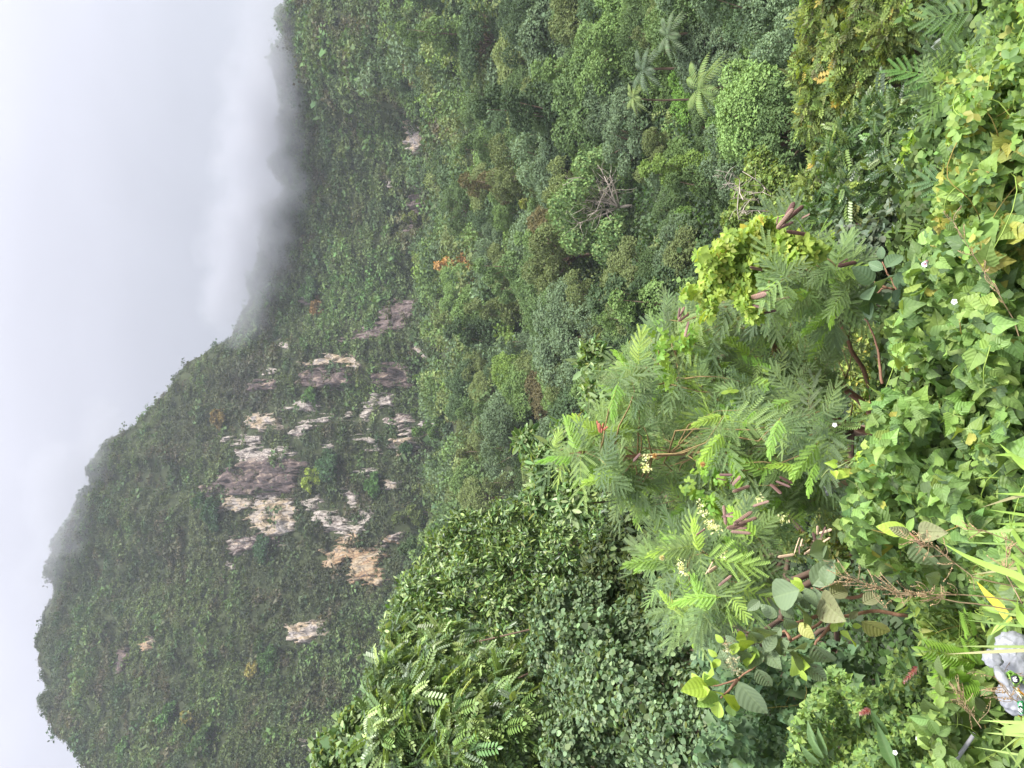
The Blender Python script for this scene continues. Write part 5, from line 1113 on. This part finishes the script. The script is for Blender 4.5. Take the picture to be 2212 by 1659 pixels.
# ---- fern
FERN = pinnate_tm(16, .24, LANCE, .25, .9)
e = empty('fern', P(*z5(860, 300), 3.3)); g = G()
for a, b in [((970,285),(745,215)),((985,375),(770,400)),((900,330),(760,300)),((990,300),(900,200)),((940,120),(905,20)),((1000,360),(880,440))]: leaf_bt(g, FERN, z5(*a), z5(*b), 3.25, 3.15, 1.0, (.26, .46, .07))
g.build('fronds', M_leaf, e); tag(e, 'bright yellow-green fern beside the plastic bag', 'fern')
# ---- grass
def blade(g, pts, R0, R1, w, col):
    n_ = 14; q = np.array(pts, float); t_ = np.linspace(0, len(q) - 1, n_); i = np.minimum(t_.astype(int), len(q) - 2); f = (t_ - i)[:, None]; xy = q[i] * (1 - f) + q[i + 1] * f
    C = P(xy[:, 0], xy[:, 1], np.linspace(R0, R1, n_)); tg = nrm(np.gradient(C, axis=0)); sd2 = nrm(np.cross(tg, nrm(-C) * .7 + UP * .5)); ww = w * np.sin(np.linspace(.9, 3.1, n_))[:, None] * .5; up2 = nrm(np.cross(sd2, tg)) * w * .12
    V = np.concatenate([C - sd2 * ww + up2, C, C + sd2 * ww + up2]); Fc = []
    for j in range(n_ - 1): Fc += [(j, j + 1, n_ + j + 1, n_ + j), (n_ + j, n_ + j + 1, 2 * n_ + j + 1, 2 * n_ + j)]
    uv = np.zeros((3 * n_, 2)); uv[:, 1] = np.tile(np.linspace(0, 1, n_), 3); uv[:n_, 0] = -.3; uv[2 * n_:, 0] = .3
    g.add(V, np.array(Fc).ravel(), np.full(len(Fc), 4), np.array(col) * (1 + rng.normal() * .08), uv)
def zc(x, y): return 1779.6 + .1953 * x, 810 + .1953 * y
grass = empty('grass_clump', P(2200, 1200, 1.9)); g = G()
bl_ = [([(2300,1345), z4(1269,492), z4(1050,420), z4(900,355), z4(745,268)], .020), ([(2290,1170), z4(1269,300), z4(1190,180), z4(1180,90)], .018), ([(2290,1150), z4(1269,155), z4(1090,150)], .012), ([(2290,1290), z4(1269,560), z4(1150,440), z4(1105,385)], .018), ([(2290,1400), z4(1240,740), z4(1230,650), z4(1245,590)], .026), ([(2290,1130), z4(1269,95), z4(1040,60)], .010),
 ([(2290,1060), zc(2212,1000), zc(2100,900), zc(1950,760)], .020), ([(2290,1020), zc(2212,960), zc(2080,880), zc(1860,885)], .016), ([(2290,1080), zc(2212,1320), zc(1880,1310)], .010), ([(2290,1300), z4(1269,520), z4(1220,380), z4(1175,300)], .014), ([(2290,1250), z4(1269,420), z4(1140,300), z4(1080,230)], .012), ([(2290,1350), z4(1269,700), z4(1130,600)], .010)]
for p_, w in bl_: blade(g, p_, 1.75, 2.2, w, (.26, .40, .08))
for k in range(12):
    y = rng.uniform(1040, 1420); L = rng.uniform(60, 190); dy = rng.normal() * 45; blade(g, [(2270, y), (2225 - L * .4, y + dy * .5), (2225 - L, y + dy)], 1.9, 2.25, rng.uniform(.006, .012), [(.20, .31, .08), (.26, .34, .11), (.34, .32, .16)][rng.integers(3)])
g.build('blades', M_blade, grass)
M_dry = solid_mat('dry_grass', (.30, .22, .13), .8, .2, .2, 30)
def seed_head(pts, R, nb, L, sp, e_, seed=0):
    g = G(); q = stem([(x, y, R) for x, y in pts], .0022, .0010, seed, gg_=g, wob=.01)
    r = np.random.default_rng(seed + 5)
    for k in range(nb):
        i = int(len(q) * (sp + (1 - sp) * k / nb)); a = q[min(i, len(q) - 1)]; tg = nrm(q[-1] - q[0]); d = nrm(tg * .8 + r.normal(size=3) * .55 + UP * .1); b = a + d * L * r.uniform(.6, 1.2)
        w = bend(a, b, .08, 6, k + seed); tube(g, w, .0011, 3)
        for t_ in np.linspace(.15, 1, 9):
            c = a + (b - a) * t_; stamp(g, LEAF, c[None], frames(nrm(d + r.normal(size=3) * .4)[None], r.normal(size=(1, 3))), .0048, np.array([[1.1, 1, .9]]))
    g.build('seed_head', M_dry, e_)
seed_head([z4(1260,700), z4(860,650), z4(480,590), z4(300,540), z4(130,490)], 2.1, 30, .07, .35, grass, 1)
seed_head([z4(1269,650), z4(850,600), z4(480,600)], 2.1, 22, .06, .5, grass, 2)
seed_head([z4(1269,560), z4(950,490), z4(700,300), z4(590,260)], 2.1, 20, .06, .45, grass, 3)
seed_head([z4(1260,660), z4(1160,480), z4(1155,260)], 2.0, 12, .05, .4, grass, 4)
seed_head([z4(1269,345), z4(1190,260), z4(1000,190), z4(890,185)], 2.0, 5, .04, .6, grass, 6)
seed_head([(2230,830), z2(2100,1370 - 600), z2(1900,560 - 150), (2060,480)], 2.2, 14, .06, .5, grass, 7)
tag(grass, 'tall grass blades and brown seed heads leaning in from the picture edge', 'grass')
g2 = empty('grass_clump', P(2200, 1640, 2.1)); g = G()
for p_, w in [([(2300,1560), z5(1269,668), z5(1000,650)], .012), ([(2300,1580), z5(1269,700), z5(1140,710), z5(1150,770)], .022), ([(2300,1640), z5(1269,850), z5(1210,952)], .02), ([(2300,1650), z5(1260,780), z5(1190,840)], .012), ([z5(1250,952), z5(1160,830), z5(1140,780)], .006)]: blade(g, p_, 1.8, 2.1, w, (.30, .42, .12))
for k in range(7):
    y = rng.uniform(1540, 1690); L = rng.uniform(40, 130); dy = rng.normal() * 40; blade(g, [(2260, y), (2225 - L * .4, y + dy * .5), (2225 - L, y + dy)], 1.95, 2.2, rng.uniform(.005, .010), (.30, .40, .12))
g.build('blades', M_blade, g2); seed_head([z5(1269,560), z5(1180,500), z5(1090,380)], 2.3, 20, .08, .3, g2, 8); seed_head([z5(1000,700), z5(900,560), z5(860,480)], 3.0, 22, .09, .2, g2, 9)
tag(g2, 'pale grass tuft with hazy seed heads at the corner below the plastic bag', 'grass')
e = empty('yellow_grass_leaf', P(*z4(1110, 680), 2.3)); g = G(); blade(g, [z4(1180,765), z4(1120,680), z4(1040,600), z4(970,515)], 2.3, 2.35, .028, (.62, .52, .05)); blade(g, [z4(1200,400), z4(1160,395)], 2.3, 2.3, .03, (.6, .5, .06)); g.build('blade', M_blade, e); tag(e, 'withered bright yellow grass leaf among the weeds', 'leaf')
# tendrils reaching out over the shrub
e = empty('vine_tendrils', P(1810, 1040, 3.2)); g = G()
for k, pts in enumerate([[(60,1040),(0,1100),(-30,1130)],[(60,1040),(200,1120),(400,1300),(480,1380)],[(150,1020),(350,950),(480,880),(540,760)],[(350,940),(270,1010),(250,1080)],[(100,1060),(180,1100),(300,1110),(430,1210)],[(540,840),(640,900),(700,940)]]):
    g = G(); stem([(1779.6 + .1953 * x, 810 + .1953 * y, 3.15) for x, y in pts], .0028, .0015, k, gg_=g, wob=.06); g.build('stem', M_stem, e)
g = G(); q = np.array([(1779.6 + .1953 * x, 810 + .1953 * y) for x, y in [(130,980),(110,1070),(160,1090),(200,1100),(380,880),(400,860),(480,800),(540,700),(600,720),(640,760),(700,690),(380,950)]]); sleaves(g, HEART, q, np.full(len(q), 3.12), .045, [(.36, .52, .08)]); g.build('leaves', M_heart, e)
tag(e, 'lime tendrils of the heart-leaved vine reaching out towards the feathery shrub', 'vine')
# ---- small white flowers
def flower(x, y, R, s, label):
    e = empty('white_flower', P(x, y, R)); c = P(x, y, R); vw = nrm(-c + UP * .5); o1 = nrm(np.cross(vw, UP)); o2 = np.cross(vw, o1); a = np.arange(5) * 1.2566
    g = G(); d = o1 * np.cos(a)[:, None] + o2 * np.sin(a)[:, None]; stamp(g, ROUND, np.repeat(c[None], 5, 0), frames(d, np.repeat(vw[None], 5, 0)), s, np.full((5, 3), .82)); g.build('petals', M_leaf, e)
    g = G(); d = nrm(rdir(24) + vw); stamp(g, LEAF, np.repeat(c[None], 24, 0) + vw * .002, frames(d, rdir(24)), s * .28, np.array([(.75, .5, .06)]).repeat(24, 0)); g.build('centre', M_leaf, e); tag(e, label, 'flower')
flower(*z2(1442, 572), 2.35, .011, 'white flower with yellow centre amid the heart leaves'); flower(*z7(905, 905 - 770) if False else (1803, 918), 3.3, .012, 'small white-pink flower beside the bright leaves at the shrub foot')
flower(*z5(598, 765), 4.0, .014, 'white flower in the small-leaved creeper'); flower(*z5(452, 855), 4.2, .014, 'lowest white flower, next to the long striped ginger leaf'); flower(*z5(615, 658), 4.2, .010, 'tiny cream flower above the other creeper flowers')

# ---- litter
def sheet(fn, nu, nv, col=None):
    u, v = np.meshgrid(np.linspace(0, 1, nu), np.linspace(0, 1, nv), indexing='ij'); V = fn(u, v).reshape(-1, 3); idx = np.arange(nu * nv).reshape(nu, nv)
    q = np.stack([idx[:-1, :-1], idx[1:, :-1], idx[1:, 1:], idx[:-1, 1:]], -1).reshape(-1, 4); return V, q
def bagpt(x, y): return 2103.7 + .2269 * x, 1349.9 + .2269 * y
mt, t, out = new_mat('thin_white_plastic'); p = N(t, 'ShaderNodeBsdfPrincipled'); p.inputs['Base Color'].default_value = (.34, .35, .37, 1); p.inputs['Roughness'].default_value = .32
tcn = N(t, 'ShaderNodeTexCoord'); nn_ = N(t, 'ShaderNodeTexNoise'); nn_.inputs['Scale'].default_value = 28; nn_.inputs['Detail'].default_value = 4; nn_.inputs['Distortion'].default_value = 1.5; t.links.new(tcn.outputs['Object'], nn_.inputs[0])
bm = N(t, 'ShaderNodeBump'); bm.inputs['Strength'].default_value = .6; bm.inputs['Distance'].default_value = .006; t.links.new(nn_.outputs[0], bm.inputs['Height']); t.links.new(bm.outputs[0], p.inputs['Normal'])
tr = N(t, 'ShaderNodeBsdfTranslucent'); tr.inputs[0].default_value = (.7, .72, .75, 1); ms = N(t, 'ShaderNodeMixShader'); ms.inputs[0].default_value = .35
t.links.new(p.outputs[0], ms.inputs[1]); t.links.new(tr.outputs[0], ms.inputs[2]); t.links.new(ms.outputs[0], out.inputs[0]); M_plastic = mt
bc = P(*bagpt(380, 380), 2.45); bag = empty('plastic_bag', bc + [0, 0, -.12]); vw = nrm(-bc); ex = nrm(np.cross(UP, vw)); ey = np.cross(vw, ex)
def blobmesh(cx, cy, R, rx, ry, rz, seed, rough=.35, nu=48, nv=32):
    c = P(*bagpt(cx, cy), R); vw = nrm(-c); r_ = nrm(np.cross(vw, UP)) ; dn = np.cross(r_, vw)   # picture-up (world right) and picture-right (world down)
    def fn(u, v):
        a = u * 2 * math.pi; b = (v - .5) * math.pi; d = np.stack([np.cos(b) * np.cos(a), np.cos(b) * np.sin(a), np.sin(b)], -1)
        rr = 1 + rough * (np.abs(fbm(d[..., 0] * 3 + seed, d[..., 1] * 3, d[..., 2] * 3, oct=3, seed=seed) - .5) * 2 - .25)
        return c + (d[..., :1] * dn * rx + d[..., 1:2] * r_ * ry + d[..., 2:] * vw * rz) * rr[..., None]
    return sheet(fn, nu, nv)
g = G()
for cx, cy, R, rx, ry, rz, sd_ in [(400, 290, 2.30, .060, .076, .05, 1), (402, 690, 2.35, .050, .052, .045, 4)]:
    V, q = blobmesh(cx, cy, R, rx, ry, rz, sd_); g.add(V, q.ravel(), np.full(len(q), 4))
V, q = blobmesh(172, 325, 2.25, .026, .028, .010, 9, .5, 24, 14); g.add(V, q.ravel(), np.full(len(q), 4))
V, q = blobmesh(232, 352, 2.26, .015, .012, .010, 11, .4, 16, 10); g.add(V, q.ravel(), np.full(len(q), 4))
g.build('bag_film', M_plastic, bag, smooth=True)
# twisted strap of the bag
g = G(); A, B, C_ = P(*bagpt(222, 400), 2.22), P(*bagpt(255, 480), 2.19), P(*bagpt(330, 590), 2.18)
pts = np.concatenate([bend(A, B, .03, 8, 1), bend(B, C_, .03, 8, 2)[1:]]); tube(g, pts, np.abs(np.sin(np.linspace(.4, 3, len(pts)))) * .012 + .003, 8); g.build('handle', M_plastic, bag, smooth=True)
M_pack = solid_mat('printed_wrapper', (1, 1, 1), .35, .5, .06, 20)
pk = empty('snack_packet', P(*bagpt(400, 540), 2.36)); 
def patch(poly, R, col, name, parent, seed=0, mat=None, tilt=0.0, nn=22):
    """a crumpled sheet with a little thickness filling a four-cornered outline"""
    c = [np.array(bagpt(*p)) for p in poly]
    def fn(u, v):
        xy = (c[0] * ((1 - u) * (1 - v))[..., None] + c[1] * (u * (1 - v))[..., None] + c[2] * (u * v)[..., None] + c[3] * ((1 - u) * v)[..., None])
        return P(xy[..., 0], xy[..., 1], R + (fbm(u * 4 + seed, v * 4, oct=3, seed=seed) - .5) * .05 + tilt * (u - .5))
    V, q = sheet(fn, nn, nn); g = G(); k = len(V); bk = V + nrm(V) * .004
    ix = np.arange(nn * nn).reshape(nn, nn); lo_ = np.concatenate([ix[:-1, 0], ix[-1, :-1], ix[::-1, -1][:-1], ix[0, ::-1][:-1]]); nx_ = np.roll(lo_, -1)
    sk = np.stack([nx_, lo_, lo_ + k, nx_ + k], -1); fc = np.concatenate([q, q[:, ::-1] + k, sk]); g.add(np.concatenate([V, bk]), fc.ravel(), np.full(len(fc), 4), col); return g.build(name, mat or M_pack, parent, smooth=True)
patch([(300, 455), (345, 430), (476, 505), (400, 600)], 2.18, (.30, .52, .12), 'green_panel', pk, 1); patch([(340, 560), (400, 590), (500, 700), (470, 720)], 2.19, (.62, .66, .52), 'pale_panel', pk, 3); patch([(370, 590), (420, 600), (510, 690), (480, 680)], 2.182, (.72, .40, .06), 'orange_stripe', pk, 5)
V0 = P(*bagpt(393, 518), 2.145); vv = nrm(-V0); o1 = nrm(np.cross(vv, UP)); o2 = np.cross(o1, vv); a = np.linspace(0, 2 * math.pi, 33)[:-1]
g = G(); rad = .0115; ring = V0 + (o1 * np.cos(a)[:, None] + o2 * np.sin(a)[:, None]) * rad; rb = ring - vv * .004
g.add(np.concatenate([ring, rb, V0[None] + vv * .001]), np.concatenate([np.stack([np.full(32, 64), np.arange(32), np.roll(np.arange(32), -1)], -1).ravel(), np.stack([np.roll(np.arange(32), -1), np.arange(32), np.arange(32) + 32, np.roll(np.arange(32), -1) + 32], -1).ravel()]), np.array([3] * 32 + [4] * 32), (.02, .02, .025)); bd = g.build('round_label', M_pack, pk)
# brush-like white characters on the round label
g = G()
for x0, y0, x1, y1 in [(-.6,.35,.5,.55),(-.5,.0,.65,.1),(-.1,.75,-.2,-.5),(.25,.7,.2,-.2),(-.55,-.3,.1,-.2),(.1,-.35,.55,-.65),(.3,-.3,.15,-.75),(-.35,-.6,-.1,-.35),(-.4,.6,-.25,.3)]:
    A = V0 + vv * .002 + (o1 * y0 - o2 * x0) * rad * .85; B = V0 + vv * .002 + (o1 * y1 - o2 * x1) * rad * .85; tube(g, np.array([A, (A + B) / 2, B]), [.0007, .0010, .0006], 5, (.85, .85, .85))
g.build('label_characters', M_pack, bd)
tag(bag, 'crumpled white plastic bag with a knotted ear, full of rubbish', 'bag'); tag(pk, 'green snack packet with a round black label showing through the plastic bag', 'packet')
pk2 = empty('snack_packet', P(*bagpt(440, 780), 2.36)); patch([(410, 730), (470, 720), (520, 840), (440, 850)], 2.24, (.06, .36, .14), 'green_panel', pk2, 7)
g = G()
for x0, y0, x1, y1 in [(432,745,450,770),(440,742,462,775),(430,765,455,745),(425,800,470,830),(428,812,455,842),(440,790,468,815)]: tube(g, np.array([P(*bagpt(x0, y0), 2.20), P(*bagpt((x0 + x1) / 2 + 3, (y0 + y1) / 2), 2.20), P(*bagpt(x1, y1), 2.20)]), .0013, 5, (.85, .85, .85))
g.build('white_lettering', M_pack, pk2); patch([(378, 800), (412, 800), (470, 885), (420, 870)], 2.37, (.72, .60, .05), 'yellow_panel', pk2, 9); patch([(190, 240), (240, 245), (235, 320), (180, 275)], 2.42, (.06, .30, .14), 'green_panel', pk, 12)
tag(pk2, 'green and yellow snack packet under the bottom of the plastic bag', 'packet')
cp = empty('paper_cup', P(1999, 569, 2.75)); c = P(1999, 569, 2.2); vw = nrm(-c); ax = nrm(np.array([-.5, -.3, .7])); o1 = nrm(np.cross(ax, vw)); o2 = np.cross(ax, o1); g = G(); prof = [(r_ * .26, z_ * .26) for r_, z_ in [(0, 0), (.024, 0), (.033, .075), (.035, .077), (.033, .079), (.030, .075), (.022, .004), (0, .004)]]; k = 28; a = np.arange(k) * 2 * math.pi / k
V = np.concatenate([c + ax * (z_ - .012) + (o1 * np.cos(a)[:, None] + o2 * np.sin(a)[:, None]) * max(r_, .0005) for r_, z_ in prof]); q = [(i * k + j, i * k + (j + 1) % k, (i + 1) * k + (j + 1) % k, (i + 1) * k + j) for i in range(7) for j in range(k)]
hh = np.repeat(np.array([z_ for r_, z_ in prof]), k); cc2 = np.where(((hh < .008) & (np.tile(np.arange(k), 8) % 7 < 4))[:, None], np.array([[.7, .15, .12]]), np.array([[.8, .8, .84]])); g.add(V, np.array(q).ravel(), np.full(len(q), 4), cc2); g.build('cup_wall', M_pack, cp, smooth=True); tag(cp, 'white paper cup with red print half hidden in the heart leaves', 'cup')
wr = empty('wrapper', P(2024, 585, 2.7)); 
def wpoly(c0): return [((x - 2103.7) / .2269, (y - 1349.9) / .2269) for x, y in c0]
patch(wpoly([(2017,583),(2026,578),(2031,585),(2020,592)]), 2.66, (.5, .06, .03), 'red_panel', wr, 2, nn=10); patch(wpoly([(2026,585),(2032,590),(2030,594),(2023,588)]), 2.655, (.8, .55, .08), 'yellow_panel', wr, 3, nn=10); tag(wr, 'scrap of dark red and yellow wrapper beside the paper cup', 'litter')
sh = empty('plastic_sheet', P(1850, 1015, 3.6)); patch(wpoly([(1830,1040),(1843,1012),(1862,1000),(1850,1035)]), 3.55, (.55, .57, .62), 'sheet', sh, 21, M_plastic); tag(sh, 'grey-white plastic sheet behind the lime tendrils', 'litter')
sh2 = empty('plastic_sheet', P(1790, 1058, 3.7)); patch(wpoly([(1778,1050),(1792,1046),(1806,1062),(1786,1072)]), 3.75, (.6, .62, .68), 'sheet', sh2, 22, M_plastic); tag(sh2, 'small torn white plastic scrap in the shadow under the feathery shrub', 'litter')
pp_ = empty('plastic_pipe', P(*z5(880, 840), 3.2)); A, B = P(*z5(780, 985), 3.3), P(*z5(958, 733), 3.2); g = G(); d = nrm(B - A); tube(g, np.array([A, (A + B) / 2, B, B, B + d * -.01, A + d * .02]), [.0085, .0085, .0085, .0065, .006, .006], 14); g.build('pipe_wall', solid_mat('grey_plastic', (.42, .41, .46), .4, .5, .1, 40), pp_, smooth=True)
tag(pp_, 'thin grey-white plastic pipe lying in the weeds at the corner', 'pipe')
# ------------------------------------------------------------------ air
def box(name, lo, hi, mat):
    lo, hi = np.array(lo, float), np.array(hi, float)
    V = np.array([[(hi if (i >> a) & 1 else lo)[a] for a in range(3)] for i in range(8)])
    g = G(); g.add(V, [0, 2, 3, 1, 4, 5, 7, 6, 0, 1, 5, 4, 2, 6, 7, 3, 0, 4, 6, 2, 1, 3, 7, 5], [4] * 6); return g.build(name, mat)
mt, t, out = new_mat('haze_air'); pv_ = N(t, 'ShaderNodeVolumePrincipled')
pv_.inputs['Color'].default_value = (0.86, 0.92, 1.0, 1); pv_.inputs["Density"].default_value = 0.00015; pv_.inputs['Anisotropy'].default_value = 0.2
t.links.new(pv_.outputs[0], out.inputs['Volume'])
tag(box('haze', (-900, -200, -74), (900, 1000, 340), mt), 'thin blue-grey haze over the valley', 'haze', kind='stuff')
def fog(cx, cy, R, rv, rh, rd, dens, seed, label):
    """a bank of cloud: rv, rh = half height and half width in drawing units, rd = half depth in metres"""
    c = P(cx, cy, R); k = Q / F * np.linalg.norm(c)
    u, v = np.meshgrid(np.arange(24) * 2 * math.pi / 24, np.linspace(-1, 1, 13) * math.pi / 2 * .995, indexing='ij')
    V = np.stack([np.cos(v) * np.cos(u), np.cos(v) * np.sin(u), np.sin(v)], -1).reshape(-1, 3); ix = np.arange(24 * 13).reshape(24, 13)
    q = np.stack([ix[:, :-1], np.roll(ix, -1, 0)[:, :-1], np.roll(ix, -1, 0)[:, 1:], ix[:, 1:]], -1).reshape(-1, 4)
    mt, t, out = new_mat('fog_' + str(seed)); tcx = N(t, 'ShaderNodeTexCoord')
    ln = N(t, 'ShaderNodeVectorMath', operation='LENGTH'); t.links.new(tcx.outputs['Object'], ln.inputs[0])
    mp_ = N(t, 'ShaderNodeMapping'); mp_.inputs['Scale'].default_value = (rh * k / 60, rd / 60, rv * k / 60); mp_.inputs['Location'].default_value = (seed, 0, seed * 2); t.links.new(tcx.outputs['Object'], mp_.inputs[0])
    nz_ = N(t, 'ShaderNodeTexNoise'); nz_.inputs['Scale'].default_value = 2.6; nz_.inputs['Detail'].default_value = 6; t.links.new(mp_.outputs[0], nz_.inputs[0])
    e = MATH(t, 'SUBTRACT', MATH(t, 'MULTIPLY_ADD', nz_.outputs[0], 1.1, .42), ln.outputs['Value'])
    d = MATH(t, 'MULTIPLY', MATH(t, 'POWER', MATH(t, 'MULTIPLY', e, 2.2, clamp=True), 1.6), dens)
    pv_ = N(t, 'ShaderNodeVolumePrincipled'); pv_.inputs['Color'].default_value = (.51, .52, .56, 1); pv_.inputs['Anisotropy'].default_value = 0.1
    t.links.new(d, pv_.inputs['Density']); t.links.new(pv_.outputs[0], out.inputs['Volume'])
    g = G(); g.add(V, q.ravel(), np.full(len(q), 4)); o = g.build('fog', mt); o.location = [float(a) for a in c]; o.scale = (rh * k, rd, rv * k); tag(o, label, 'cloud', kind='stuff')
fog(585, 60, 455, 85, 130, 27, .022, 1, 'thin cloud along the wooded ridge at the picture edge')
fog(575, 215, 470, 105, 150, 32, .034, 2, 'cloud brushing the top of the wooded ridge')
fog(570, 370, 480, 120, 160, 34, .034, 3, 'cloud resting on the low part of the ridge')
fog(545, 520, 490, 120, 140, 34, .034, 4, 'cloud resting on the middle of the ridge')
fog(510, 640, 500, 90, 110, 28, .034, 5, 'cloud edge where the ridge starts to climb')
fog(135, 1085, 560, 85, 160, 32, .018, 6, 'wisp of cloud spilling over the ridge beside the tall peak')
fog(225, 950, 560, 60, 100, 26, .014, 7, 'faint wisp of cloud halfway up the ridge')
fog(80, 1250, 575, 50, 90, 24, .012, 8, 'faint wisp of cloud under the tall peak')
